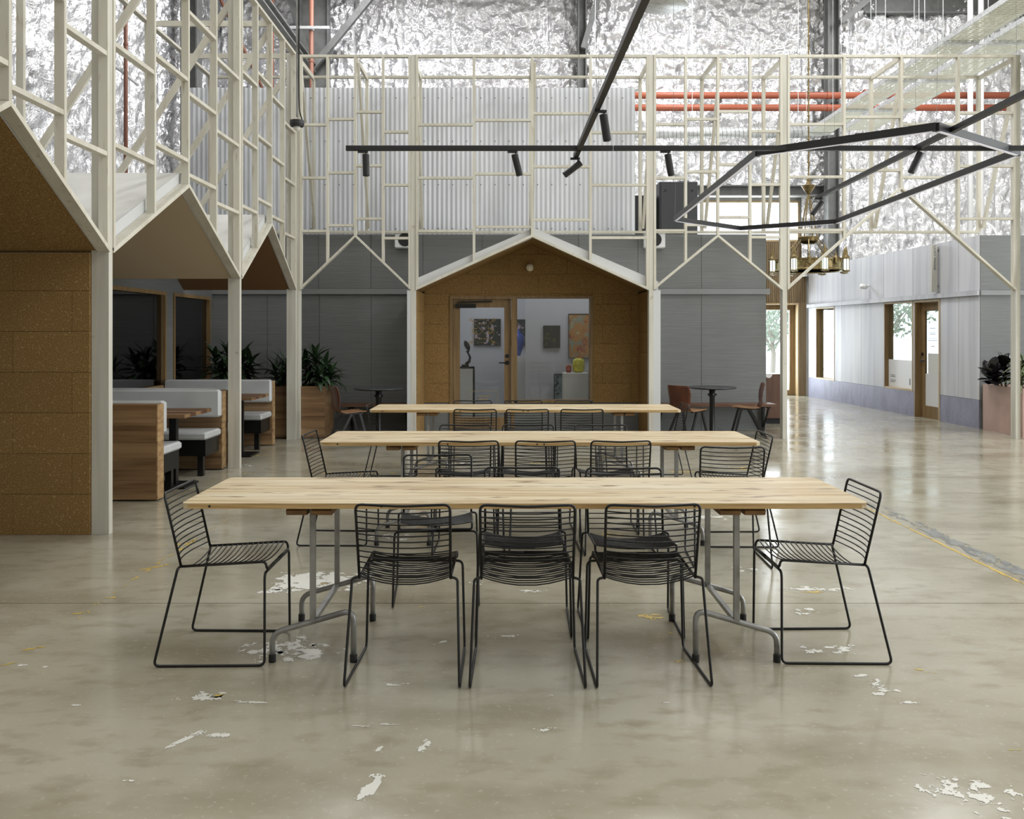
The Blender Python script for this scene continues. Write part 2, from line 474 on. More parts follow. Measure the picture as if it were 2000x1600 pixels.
def fl(px, py):
    s = (py-VPY)/H
    return (px-VPX)/s, FPX/s
W, Yl, G = 'paintwhite', 'paintyellow', 'paintgrey'
PM = [  # px, py, width m, length m, angle, kind, threshold
    (545,1268,.5,.36,.35,W,.78), (600,1275,.40,.26,.5,W,.95), (630,1135,.74,.46,.0,W,.52), (545,1155,.3,.14,0,W,.85),
    (395,1360,.3,.14,.1,W,1.02), (425,1360,.08,.05,.2,Yl,.55), (490,1371,.22,.05,.0,W,.85),
    (362,1445,.05,.22,-.55,W,.75), (428,1434,.17,.08,.15,W,.65), (723,1538,.07,.21,-.18,W,.55), (745,1460,.06,.1,-.3,W,.7),
    (775,1338,.16,.06,.1,W,1.05), (690,1419,.16,.03,0,W,1.0), (760,1415,.12,.03,.1,W,1.0), (820,1455,.12,.16,-.4,W,1.2),
    (640,1140,.14,.05,.1,Yl,.95), (215,1168,.10,.05,.2,Yl,.8), (160,1198,.13,.05,.5,Yl,.95), (60,1268,.16,.05,.6,Yl,.7), (20,1297,.12,.04,.5,Yl,.9),
    (45,1300,.07,.04,0,W,.8), (92,1303,.05,.03,0,W,.85), (150,1377,.07,.03,.1,W,.75), (250,1526,.07,.03,.2,W,.7),
    (1585,1158,.22,.10,.1,Yl,.95), (1540,1160,.14,.06,0,Yl,.95), (1600,1150,.5,.2,0,W,1.0), (1460,1110,.3,.35,0,W,1.08), (1585,1195,.34,.16,.1,W,1.06),
    (1270,1205,.22,.14,.2,Yl,1.1), (1300,1235,.14,.08,0,Yl,1.2), (1322,1293,.13,.06,.1,Yl,1.0), (1270,1185,.1,.05,.1,Yl,1.1),
    (1620,1270,.4,.2,0,W,1.18), (1710,1345,.22,.2,.3,W,1.0), (1680,1320,.1,.05,0,W,.95), (1700,1390,.2,.1,.3,W,1.12), (1770,1375,.14,.08,.2,W,1.15),
    (1800,1310,.2,.05,-.5,Yl,1.15), (1900,1545,.5,.25,-.4,W,1.22), (1970,1590,.3,.2,-.4,W,1.15), (1955,1462,.2,.05,-.2,Yl,1.2),
    (1300,1372,.06,.04,0,W,.75), (1075,1358,.04,.05,0,W,.9), (1070,1425,.2,.06,.1,W,1.22), (1300,1060,.3,.16,0,W,1.12),
    (980,1245,.25,.08,.1,W,1.12), (860,1255,.15,.06,.3,W,1.1), (1040,1155,.25,.08,0,W,1.0), (930,1140,.2,.2,.3,W,1.1), (1110,1130,.2,.1,0,W,1.05),
    (824,1185,.06,.03,0,Yl,.8), (1065,1183,.05,.02,0,Yl,.8), (700,924,1.5,.12,.0,Yl,1.0), (1300,922,1.3,.10,.0,Yl,1.05), (1450,915,.5,.35,.1,Yl,1.05), (850,925,.7,.2,0,Yl,1.05),
    (365,1060,.12,.5,-.75,Yl,1.12), (290,1110,.10,.6,-.75,Yl,1.2), (480,925,.3,.2,0,Yl,1.15), (510,890,.4,.3,0,Yl,1.2), (560,870,.3,.2,0,Yl,1.15),
    (470,910,.5,.25,.1,W,1.25), (900,905,.6,.3,0,W,1.2), (1390,1010,.6,.3,.1,W,1.12), (1250,975,.5,.3,0,W,1.15), (1560,960,.4,.2,0,W,1.25),
    (760,1050,.5,.3,0,W,1.2), (1200,1045,.4,.2,0,Yl,1.15), (1050,905,.5,.2,0,Yl,1.1)]
for i, (px, py, w, l, a, k, t) in enumerate(PM):
    x, y = fl(px, py)
    paint(x, y, w*1.08, l*1.08, a, k, t-(.12 if k == W else .04), (max(3,w*22), max(3,l*22)), .005 if y < 6 else .009, seed=40+i)
# the old painted lane on the right and the broken yellow line on the left run straight down the hall
paint(3.29, 5.9, .21, 5.6, 0, G, .55, (5,70), .010, seed=5)
paint(3.165, 5.9, .04, 5.6, 0, Yl, .30, (3,70), .008, seed=6)
paint(-2.32, 5.9, .085, 4.6, 0, Yl, 1.28, (3,50), .007, seed=9)

# foil-lined hall walls
def foil_sheet(parent, axis, a, u0, u1, z0, z1, sign, rng, res):
    nx, nz = int((u1-u0)/res)+1, int((z1-z0)/res)+1
    U, Z = np.meshgrid(np.linspace(u0,u1,nx), np.linspace(z0,z1,nz))
    w, h = u1-u0, z1-z0
    n1 = fbm(nx, nz, (w*1.6, h*1.6), 4, rng, .55)
    n2 = fbm(nx, nz, (w*4.5, h*3.0), 3, rng, .6)
    d = .045*n1 + .06*(1-np.abs(n2)*1.6) + .012*fbm(nx, nz, (w*14, h*9), 2, rng)
    for iz in range(int(h/.52)+1):
        for iu in (0, 1):
            cu = u0 + w*(.25+.5*iu) + rng.uniform(-.04,.04); cz = z0+.3+iz*.52+rng.uniform(-.05,.05)
            R = np.hypot(U-cu, Z-cz)+1e-6; T = np.arctan2(Z-cz, U-cu)
            d -= .085*np.exp(-(R/.085)**1.4) + .022*np.cos(rng.integers(7,12)*T+rng.uniform(0,6))*np.exp(-(R/.2)**2)*np.minimum(1,R/.05)
    edge = np.minimum(U-u0, u1-U)
    d = d*(1-np.exp(-edge/.05)) - .03*np.exp(-edge/.02)
    d = d*1.0 + .03
    if axis == 'y': vs = np.stack([U, a+sign*d, Z], -1)
    else: vs = np.stack([a+sign*d, U, Z], -1)
    vs = vs.reshape(-1,3)
    idx = np.arange(nx*nz).reshape(nz,nx)
    q = np.stack([idx[:-1,:-1], idx[:-1,1:], idx[1:,1:], idx[1:,:-1]], -1).reshape(-1,4)
    m = M(); m.v = [tuple(p) for p in vs.tolist()]; m.f = [tuple(t) for t in q.tolist()]
    return m.build('foil_sheet', MT['foil'], parent, smooth=True)

WX0, WX1, WZ0, WZ1 = 4.40, 7.14, 3.76, 4.76       # bright high window in the far wall
DX0, DX1, DZ1 = 5.70, 7.10, 2.22                  # glazed door at the corridor's end
wall_back = M()
for b in [(XL,WX0,0,ROOF_Z),(WX1,7.55,0,ROOF_Z),(7.55,12.5,2.7,ROOF_Z),(7.55,12.5,0,.1),(12.5,XR,0,ROOF_Z),(WX0,WX1,WZ1,ROOF_Z),(WX0,WX1,DZ1,WZ0),(WX0,DX0,0,DZ1)]:
    wall_back.box(b[0], b[1], YF, YF+.2, b[2], b[3])
wall_back = S(wall_back.build('wall_back', MT['offwhite']))
rng = np.random.default_rng(3)
def sheets(u0, u1, n, z0):
    for i in range(n):
        a, b = u0+(u1-u0)*i/n, u0+(u1-u0)*(i+1)/n
        foil_sheet(wall_back, 'y', YF-.19, a, b, z0, ROOF_Z, -1, rng, .034)
sheets(XL, 1.0, 7, 4.6); sheets(1.0, WX0, 3, 2.9); sheets(WX0, WX1, 2, WZ1+.3); sheets(WX1, XR, 5, 2.9)
wall_left = S(B(XL-.2, XL, YB, YF, 0, ROOF_Z).build('wall_left', MT['offwhite']))
u = 8.8
while u < YF-.1:
    u2 = min(u+1.31, YF); foil_sheet(wall_left,'x',XL+.19,u,u2,2.6,ROOF_Z,1,rng,.038); u = u2
# right wall: a glazed shopfront daylights the hall from out of frame
wr = M()
wr.box(XR, XR+.2, YB, 1.0, 0, ROOF_Z); wr.box(XR, XR+.2, 10.0, 14.6, 0, ROOF_Z); wr.box(XR, XR+.2, 14.6, 21.4, 3.1, ROOF_Z); wr.box(XR, XR+.2, 21.4, YF, 0, ROOF_Z); wr.box(XR, XR+.2, 1.0, 10.0, 4.1, ROOF_Z); wr.box(XR, XR+.2, 1.0, 10.0, 0, .5)
wall_right = S(wr.build('wall_right', MT['offwhite']))
S(B(XL, XR, YB-.2, YB, 0, ROOF_Z).build('wall_front', MT['offwhite']))
rf = M()
xs = [XL-.2] + [v for x in (-3.0, 3.5, 9.5) for v in (x-.65, x+.65)] + [XR+.2]
for k in range(0, len(xs), 2): rf.box(xs[k], xs[k+1], YB-.2, YF+.2, ROOF_Z, ROOF_Z+.15)
for x in (-3.0, 3.5, 9.5):
    for a, b in ((YB-.2,-.5),(4.5,7.0),(12.0,15.0),(20.0,YF+.2)): rf.box(x-.65, x+.65, a, b, ROOF_Z, ROOF_Z+.15)
ceiling = S(rf.build('ceiling', MT['offwhite']))
for i, (x, y) in enumerate(SKY):
    B(x-.66, x+.66, y-2.51, y+2.51, ROOF_Z+.06, ROOF_Z+.08).build('skylight_pane', MT['vinylwhite'], ceiling)

# steel columns, beams and braces of the hall
def icol(name, label, x, y, w, d, z1, extra=()):
    t = thing(name, label, 'column', (x, y, 0))
    B(x-w/2, x-w/2+.03, y-d/2, y+d/2, 0, z1).build('flange', MT['beam'], t)
    B(x+w/2-.03, x+w/2, y-d/2, y+d/2, 0, z1).build('flange', MT['beam'], t)
    B(x-w/2+.03, x+w/2-.03, y-.02, y+.02, 0, z1).build('web', MT['beam'], t)
    for p0, p1, ww, hh in extra:
        M().beam(p0, p1, ww, hh).build('brace', MT['beam'], t)
    return t
icol('steel_column', 'wide grey steel column behind the corrugated wall at upper left', -4.55, 21.3, .66, .3, ROOF_Z,
     [((-4.55,21.0,7.75), (-2.9,21.0,9.75), .14, .14), ((-4.60,21.0,7.85), (-5.2,21.0,9.75), .12, .12)])
icol('steel_column', 'narrow grey steel column above the middle of the corrugated wall', 1.79, 21.4, .21, .3, ROOF_Z,
     [((1.80,21.15,8.25), (2.25,21.15,9.75), .13, .13)])
icol('steel_column', 'tall grey steel column right of the bright high window', 7.74, 21.35, .28, .3, ROOF_Z,
     [((7.85,21.1,8.85), (8.95,21.1,9.75), .13, .13)])
icol('steel_column', 'bolted grey steel column on the left foil wall', -6.55, 18.6, .34, .34, ROOF_Z)
t = thing('steel_beam', 'long grey steel beam running back to the wide column at upper left', 'beam', (-4.55,17,7.6))
B(-4.64,-4.46,13.5,20.95,7.62,7.65).build('flange', MT['beam'], t); B(-4.64,-4.46,13.5,20.95,7.80,7.83).build('flange', MT['beam'], t); B(-4.56,-4.54,13.5,20.95,7.65,7.80).build('web', MT['beam'], t)
t = thing('steel_beam', 'grey steel lintel beam above the bright high window', 'beam', (5.9,21.6,4.8))
B(4.3,8.0,21.45,21.85,4.82,4.85).build('flange', MT['beam'], t); B(4.3,8.0,21.45,21.85,5.05,5.08).build('flange', MT['beam'], t); B(4.3,8.0,21.64,21.68,4.85,5.05).build('web', MT['beam'], t)
t = thing('steel_beam', 'dark grey roof beam along the top of the far foil wall at right', 'beam', (10.2,21.6,9.3))
B(8.6,13,21.5,21.8,9.22,9.26).build('flange', MT['beam'], t); B(8.6,13,21.62,21.66,9.26,9.8).build('web', MT['beam'], t)

# ------------------------------------------------------------------ grey panel wall at the back of the seating
YG, ZG, ZR = 14.20, 3.10, 2.15
GX0, GX1 = -4.66, 4.11
HX0, HX1 = -1.30, 2.08        # gallery porch inner faces
YP = 14.15                    # cork wall plane of the porch
DG0, DG1, DGZ = -.905, 1.358, 2.12   # gallery door + window opening
gw = M()
for x0, x1, z0, z1 in [(GX0,DG0,0,ZG),(DG1,GX1,0,ZG),(DG0,DG1,DGZ,ZG),(DG0+.90,DG1,0,.47)]:
    gw.box(x0, x1, YG+.02, YG+.16, z0, z1)
wall_grey = S(gw.build('wall_rear', MT['greywall']))
def gpx(p): return (p-VPX)/(FPX/YG)
lowj = [GX0] + [gpx(p) for p in (522,624,725)] + [HX0-.145]
uppj = [GX0] + [gpx(p) for p in (520,622,724.5,826,942,1036,1130,1246,1370)] + [GX1]
for a, b in zip(uppj[:-1], uppj[1:]):
    B(a+.003, b-.003, YG, YG+.02, ZR+.09, ZG).build('wall_panel', MT['greywall'], wall_grey)
for js in (lowj, [HX1+.145, gpx(1370), GX1]):
    for a, b in zip(js[:-1], js[1:]):
        B(a+.003, b-.003, YG, YG+.02, .435, ZR+.005).build('wall_panel', MT['greywall'], wall_grey)
        B(a+.003, b-.003, YG+.002, YG+.02, .0, .43).build('base_panel', MT['greywall'], wall_grey)
for i, (a, b) in enumerate(((GX0, HX0-.145), (HX1+.145, GX1+.05))):
    S(B(a, b, YG-.045, YG, ZR, ZR+.085).build('trim_%d' % (i+1), MT['greytrim']))
# corridor side of the offices, and the deck above them
S(B(GX1-.14, GX1, YG+.16, YF, 0, ZG).build('wall_corridor', MT['greywall']))
S(B(XL, GX1, YG+.17, YF, ZG-.12, ZG-.01).build('ceiling_offices', MT['offwhite']))

# corrugated upper storey: one object per sheet
corr = S(M().box(-5.12,2.05,14.50,14.58,ZG,5.46).box(1.99,2.05,14.58,17.6,ZG,5.46).build('wall_upper', MT['galv']))
x = -5.12
k = 0
while x < 2.05:
    x2 = min(x+.762, 2.07)
    n = int((x2-x)/.0762*8)
    m = M(); pts = []
    for i in range(n+1):
        u = x + (x2-x)*i/n
        pts.append((u, 14.475 + .0085*math.cos(2*math.pi*u/.0762)))
    vs = [(u,y,ZG) for u,y in pts] + [(u,y,5.50) for u,y in pts] + [(u,y+.006,ZG) for u,y in pts] + [(u,y+.006,5.50) for u,y in pts]
    q = n+1
    fs = []
    for i in range(n): fs += [(i,i+1,q+i+1,q+i),(2*q+i+1,2*q+i,3*q+i,3*q+i+1),(q+i,q+i+1,3*q+i+1,3*q+i)]
    m.add(vs, fs)
    sh = m.build('corrugated_sheet', MT['zinc'], corr, smooth=False)
    x = x2; k += 1
scr = M()
for zz in (3.22, 3.93, 4.63, 5.33):
    for i in range(-66, 27, 3):
        u = i*.0762 + .0381
        if -5.1 < u < 2.05: scr.box(u-.008,u+.008,14.455,14.462,zz-.008,zz+.008)
tag(scr.build('screws', MT['beam'], corr), kind='stuff')

# ------------------------------------------------------------------ cork tiles
def tiles(parent, axis, a0, a1, u0, u1, z0, z1, tw=.9, th=.31, conv=None, mt='cork', off=0.0):
    r = 0; z = z0
    while z < z1-.01:
        zt = min(z+th, z1)
        u = u0 - (tw*.5 if r % 2 else 0) - off
        while u < u1-.005:
            a, b = max(u,u0), min(u+tw,u1)
            if b-a > .01:
                g = .0015
                poly = [(a+g,z+g),(b-g,z+g),(b-g,zt-g),(a+g,zt-g)]
                if conv: poly = clip(poly, conv)
                if len(poly) >= 3:
                    M().prism(poly, axis, a0, a1).build('cork_tile', MT[mt], parent)
            u += tw
        z = zt; r += 1

# gallery porch: side walls, cork face, gable roof
ZJ, ZP = 2.155, 2.945         # post junction and gable peak heights
FY = 12.963                   # front of the far timber frame
pw = S(M().box(HX0-.145, HX0-.02, FY+.01, YG, 0, ZJ).box(HX1+.02, HX1+.145, FY+.01, YG, 0, ZJ).build('wall_gallery', MT['fascia']))
tiles(pw,'x', HX0-.02, HX0, FY+.08, YP, 0, ZJ)
tiles(pw,'x', HX1, HX1+.02, FY+.08, YP, 0, ZJ)
gab = [(HX0,ZJ),(HX1,ZJ),(HX1,ZJ+.042),((HX0+HX1)/2,ZP-.022),(HX0,ZJ+.042)]
tiles(pw,'y', YP, YG+.015, HX0, DG0, .435, ZJ)
tiles(pw,'y', YP, YG+.015, DG1, HX1, .435, ZJ, off=.3)
tiles(pw,'y', YP, YG+.015, DG0, DG1, DGZ, ZJ)
tiles(pw,'y', YP, YG+.015, HX0, HX1, ZJ, ZP, conv=gab)
for a, b in ((HX0,DG0),(DG1,HX1),(DG0+.92,DG1)):
    B(a+.003, b-.003, YP+.01, YG+.015, 0, .43).build('base_panel', MT['greywall'], pw)

def gable_roof(name, label, axis, c, half, zj, zp, a0, a1, soff, th=.11, tiled=False):
    """two sloping panels with a soffit lining; c = centre along the gable, a0..a1 = depth"""
    t = thing(name, label, 'roof', ((c, (a0+a1)/2, zj) if axis == 'y' else ((a0+a1)/2, c, zj)))
    for s in (-1, 1):
        e, p = (c+s*half, zj), (c, zp)
        nrm = 1
        poly = [(e[0], e[1]+.03), (p[0], p[1]+.03), (p[0], p[1]+.03+th), (e[0], e[1]+.03+th)]
        sp = [(e[0], e[1]), (p[0], p[1]), (p[0], p[1]+.028), (e[0], e[1]+.028)]
        if s > 0: poly = poly[::-1]; sp = sp[::-1]
        M().prism(poly, axis, a0, a1).build('roof_panel', MT['offwhite'], t)
        M().prism(sp, axis, a0+.001, a1-.001).build('soffit', MT[soff], t)
        f = a0 if axis == 'y' else a1
        fp = [(e[0],e[1]-.002),(p[0],p[1]-.002),(p[0],p[1]+.03+th),(e[0],e[1]+.03+th)]
        if s > 0: fp = fp[::-1]
        M().prism(fp, axis, *((f-.012, f-.0005) if axis == 'y' else (f+.0005, f+.012))).build('fascia', MT['fascia'], t)
    return t
gable_roof('gable_roof', 'shallow white gable roof over the cork-lined gallery entrance', 'y', (HX0+HX1)/2, (HX1-HX0)/2+.12, ZJ-.01, ZP-.02, FY+.075, YG-.005, 'cork')
t = thing('wall_light', 'round opal wall light high on the cork gable', 'lamp', (.36, YP-.04, 2.56))
prof = [(.001,-.062)]+[(.062*math.cos(a), .062*math.sin(a)) for a in [math.radians(d) for d in range(-75,76,15)]]+[(.001,.062)]
M().lathe(prof, 20, (.36, YP-.07, 2.565)).build('globe', MT['globe'], t, smooth=True)
M().tube([(.36,YP-.02,2.565),(.36,YP,2.565)], .04, 16).build('backplate', MT['white'], t)

# gallery door and window
def picture_frame_opening(parent, name, axis, a0, a1, u0, u1, z0, z1, w, mt, bottom=True):
    def Bx(ua,ub,za,zb):
        m = B(ua,ub,a0,a1,za,zb) if axis == 'y' else B(a0,a1,ua,ub,za,zb)
        return m.build(name, MT[mt], parent)
    Bx(u0,u0+w,z0,z1); Bx(u1-w,u1,z0,z1); Bx(u0+w,u1-w,z1-w,z1)
    if bottom: Bx(u0+w,u1-w,z0,z0+w)
XM = .118
d1 = S(B(DG0, DG0+.05, YP-.012, YG+.16, 0, DGZ).build('door_1', MT['oak']))
B(XM-.05, XM, YP-.012, YG+.16, 0, DGZ).build('jamb', MT['oak'], d1); B(DG0+.05, XM-.05, YP-.012, YG+.16, DGZ-.05, DGZ).build('head', MT['oak'], d1)
lx0, lx1, ly0, ly1 = DG0+.055, XM-.055, YG+.0, YG+.045
for nm, b in (('stile',(lx0,lx0+.105,0.01,DGZ-.055)),('stile',(lx1-.105,lx1,0.01,DGZ-.055)),('rail',(lx0+.105,lx1-.105,DGZ-.18,DGZ-.055)),('rail',(lx0+.105,lx1-.105,0.01,.2))):
    B(b[0],b[1],ly0,ly1,b[2],b[3]).build(nm, MT['oak'], d1)
pn = B(lx0+.105,lx1-.105,ly0+.018,ly0+.026,.2,DGZ-.18).build('glass_pane', MT['glass'], d1)
hd = B(lx1-.075,lx1-.055,ly0-.03,ly0,1.055,1.075).build('handle', MT['black'], d1)
M().tube([(lx1-.065,ly0-.03,1.065),(lx1-.19,ly0-.03,1.065)],.011,8).build('lever', MT['black'], hd)
M().tube([(lx1-.06,ly0-.012,1.065),(lx1-.06,ly0,1.065)],.035,14).build('rose', MT['black'], hd)
M().tube([(lx1-.06,ly0-.012,1.17),(lx1-.06,ly0,1.17)],.032,14).build('lock', MT['black'], d1)
cl = B(lx0+.04,lx0+.36,ly0-.05,ly0-.002,DGZ-.19,DGZ-.125).build('door_closer', MT['black'], d1)
M().beam((lx0+.08,ly0-.03,DGZ-.1),(lx0+.62,ly0-.03,DGZ-.085),.03,.025).build('closer_arm', MT['black'], cl)
# gold emblem on the glass: circle, crossed arrows, G and mirrored G
ex, ez, ey = (942-VPX)/(FPX/YG), 1.54+(650-647)/(FPX/YG), ly0+.014
em = M()
em.tube([(ex+.185*math.cos(a), ey, ez+.185*math.sin(a)) for a in [2*math.pi*i/48 for i in range(48)]], .0022, 4, closed=True)
for s in (-1,1):
    em.beam((ex-.20*s,ey,ez-.20),(ex+.20*s,ey,ez+.20),.003,.004)
    for e in (-1,1):
        for q in (0,1):
            cx, cz = ex+e*s*(.152+.02*q), ez+e*(.152+.02*q)
            em.beam((cx,ey,cz),(cx+e*s*.012,ey,cz+e*.05),.002,.006); em.beam((cx,ey,cz),(cx+e*s*.05,ey,cz+e*.012),.002,.006)
tag(em.build('emblem', MT['goldink'], pn), 'gold circle with crossed arrows on the glass')
def text_mesh(name, body, size, mt, parent, mtx):
    cu = bpy.data.curves.new(name, 'FONT'); cu.body = body; cu.size = size; cu.extrude = .0008; cu.align_x = 'CENTER'; cu.align_y = 'CENTER'
    ob = bpy.data.objects.new(name, cu); COL.objects.link(ob)
    dg = bpy.context.evaluated_depsgraph_get()
    me = bpy.data.meshes.new_from_object(ob.evaluated_get(dg))
    bpy.data.objects.remove(ob); bpy.data.curves.remove(cu)
    me.materials.clear(); me.materials.append(MT[mt])
    o = bpy.data.objects.new(name, me); COL.objects.link(o)
    o.parent = parent; o.matrix_local = mtx
    return o
Rx = Matrix.Rotation(math.pi/2, 4, 'X')
def on(parent, x, y, z): 
    b = BASE[parent.name]; return Matrix.Translation((x-b[0], y-b[1], z-b[2]))
text_mesh('letter', 'G', .125, 'goldink', pn, on(pn, ex-.125, ey, ez) @ Rx)
text_mesh('letter', 'G', .125, 'goldink', pn, on(pn, ex+.125, ey, ez) @ Matrix.Scale(-1,4,(1,0,0)) @ Rx)
mk = M()
rr = random.Random(4)
def ticks(m, cx, z, y, w, h, n):
    for i in range(n):
        u = cx-w/2+w*(i+.2)/n
        if rr.random() < .86: m.box(u, u+w/n*.6, y-.001, y, z-h/2, z+h/2*rr.uniform(.6,1))
ticks(mk, ex, ez+.118, ey, .14, .022, 9); ticks(mk, ex, ez-.118, ey, .12, .022, 8)
hx, hz = (944-VPX)/(FPX/YG), 1.54+(650-774)/(FPX/YG)
for b in ((hx-.225,hx+.225,hz+.078,hz+.083),(hx-.225,hx-.221,hz-.2,hz+.08),(hx+.221,hx+.225,hz-.2,hz+.08)): mk.box(b[0],b[1],ey-.001,ey,b[2],b[3])
ticks(mk, hx, hz, ey, .21, .02, 14); ticks(mk, hx, hz-.05, ey, .15, .02, 10)
tag(mk.build('small_lettering', MT['goldink'], pn), kind='stuff')
w1 = S(B(XM, XM+.045, YP-.012, YG+.16, .47, DGZ).build('window_1', MT['oak']))
B(DG1-.045, DG1, YP-.012, YG+.16, .47, DGZ).build('jamb', MT['oak'], w1); B(XM+.045, DG1-.045, YP-.012, YG+.16, DGZ-.035, DGZ).build('head', MT['oak'], w1); B(XM+.045, DG1-.045, YP-.012, YG+.16, .435, .475).build('sill', MT['oak'], w1)
B(XM+.045, DG1-.045, YG+.02, YG+.028, .475, DGZ-.035).build('glass_pane', MT['glass'], w1)

# gallery room
gr = M()
gr.box(-1.75,-1.60,YG+.17,18.2,0,2.97); gr.box(2.6,2.75,YG+.17,18.2,0,2.97); gr.box(-1.75,2.75,18.2,18.35,0,2.97); gr.box(.335,2.6,16.2,16.3,0,2.97)
S(gr.build('wall_gallery_room', MT['gallerywall']))
area('gallery_ceiling_light', (-.3,16.6,2.85), (0,0,0), 1.2, 2.2, 19, (.95,.97,1.0))
area('gallery_ceiling_light', (1.4,15.2,2.85), (0,0,0), 1.6, .6, 11, (.98,.98,1.0))
def at(px, py, Y): 
    s = FPX/Y; return (px-VPX)/s, Y, 1.54+(650-py)/s
def picture(label, x0, x1, z0, z1, y, mt, name='framed_painting'):
    t = thing(name, label, 'painting', ((x0+x1)/2, y, z0))
    B(x0+.012,x1-.012,y-.028,y-.005,z0+.012,z1-.012).build('canvas', MT[mt], t)
    for b in ((x0,x0+.012,z0,z1),(x1-.012,x1,z0,z1),(x0+.012,x1-.012,z0,z0+.012),(x0+.012,x1-.012,z1-.012,z1)):
        B(b[0],b[1],y-.04,y,b[2],b[3]).build('frame_bar', MT['frame_dark'], t)
def pic(label, a, b, c, d, Y, mt):
    x0,_,z1 = at(a,c,Y); x1,_,z0 = at(b,d,Y); picture(label,x0,x1,z0,z1,Y,mt)
pic('dark square painting of pale blossom behind the gallery door glass', 926,978,623,675,18.19,'paint1')
pic('dark blossom painting partly hidden behind the gallery window edge', 990,1030,624,676,18.19,'paint1')
pic('small dark olive portrait painting in the gallery window', 1061,1094,636,680,16.19,'paint3')
pic('tall orange and yellow abstract painting in the gallery window', 1110,1158,613,700,16.19,'paint2')
x,y,z = at(1097,731,15.9)
picture('landscape painting leaning behind the white gallery plinth', x-.13, x+.55, .02, z, 16.05, 'paint4')
t = thing('display_plinth', 'white box plinth carrying two glass vases in the gallery', 'plinth', (1.2,15.3,0))
x0,_,z1 = at(1101,729,15.1); x1 = at(1149,729,15.1)[0]
M().rbox(x0,x1,15.1,15.52,0,z1,.004).build('plinth_body', MT['white'], t)
def vase(label, px, Y, z, prof, mt, name='glass_vase'):
    x = at(px,700,Y)[0]
    t = thing(name, label, 'vase', (x,Y,z))
    M().lathe(prof, 24, (x,Y,z)).build('vessel', MT[mt], t, smooth=True)
    r = prof[-1][0]
    M().lathe([(r-.006,0),(r+.004,0),(r+.004,.008),(r-.006,.008)],24,(x,Y,z+prof[-1][1])).build('rim', MT[mt], t, smooth=True)
vase('yellow flecked glass vase on the white plinth', 1130,15.3,z1,[(.05,0),(.095,.03),(.108,.11),(.105,.18),(.085,.23),(.05,.245)],'yellowglass')
vase('small red flecked glass vase on the white plinth', 1110.5,15.3,z1,[(.03,0),(.045,.02),(.05,.07),(.042,.115),(.025,.122)],'redglass')
t = thing('display_ledge', 'white ledge holding a blue vase behind the gallery window', 'ledge', (.2,17.2,0))
B(.10,.42,17.0,17.45,0,at(1010,695,17.2)[2]).build('ledge_body', MT['white'], t)
vase('tall blue glass vase seen through the gallery window', 1012,17.15,at(1010,695,17.2)[2],[(.04,0),(.09,.14),(.125,.3),(.10,.4),(.045,.46),(.055,.5)],'blueglass')
x = at(912,735,15.6)[0]; zt = at(912,716,15.6)[2]
t = thing('display_stand', 'black framed white stand behind the gallery door', 'stand', (x,15.6,0))
B(x-.13,x+.11,15.5,15.7,.08,zt-.03).build('stand_panel', MT['white'], t); B(x-.15,x+.13,15.48,15.72,zt-.03,zt).build('stand_top', MT['black'], t); B(x+.11,x+.135,15.49,15.71,0,zt-.03).build('stand_side', MT['black'], t); B(x-.15,x+.11,15.49,15.71,0,.08).build('stand_base', MT['black'], t)
t = thing('bronze_bird', 'black bronze bird sculpture on the stand behind the door', 'sculpture', (x-.02,15.6,zt))
B(x-.09,x+.03,15.54,15.66,zt,zt+.035).build('plinth_block', MT['bronze'], t)
M().tube([(x-.02,15.6,zt+.035),(x+.04,15.6,zt+.09),(x+.055,15.6,zt+.16),(x+.02,15.6,zt+.235),(x-.005,15.6,zt+.27)],[.03,.026,.02,.016,.02],8).build('branch', MT['bronze'], t, smooth=True)
M().tube([(x+.035,15.6,zt+.25),(x+.02,15.6,zt+.32),(x-.005,15.6,zt+.38),(x-.025,15.6,zt+.425),(x-.04,15.6,zt+.45)],[.006,.04,.05,.036,.012],10).build('bird_body', MT['bronze'], t, smooth=True)

# ================================================================== TIMBER FRAMES
ZT = 5.566      # top of both frames
T = .035        # timber thickness
NOGS_L = [[3.0,3.78,4.55],[3.18,3.95,4.72],[3.05,3.83,4.61],[2.9,3.66,4.42]]

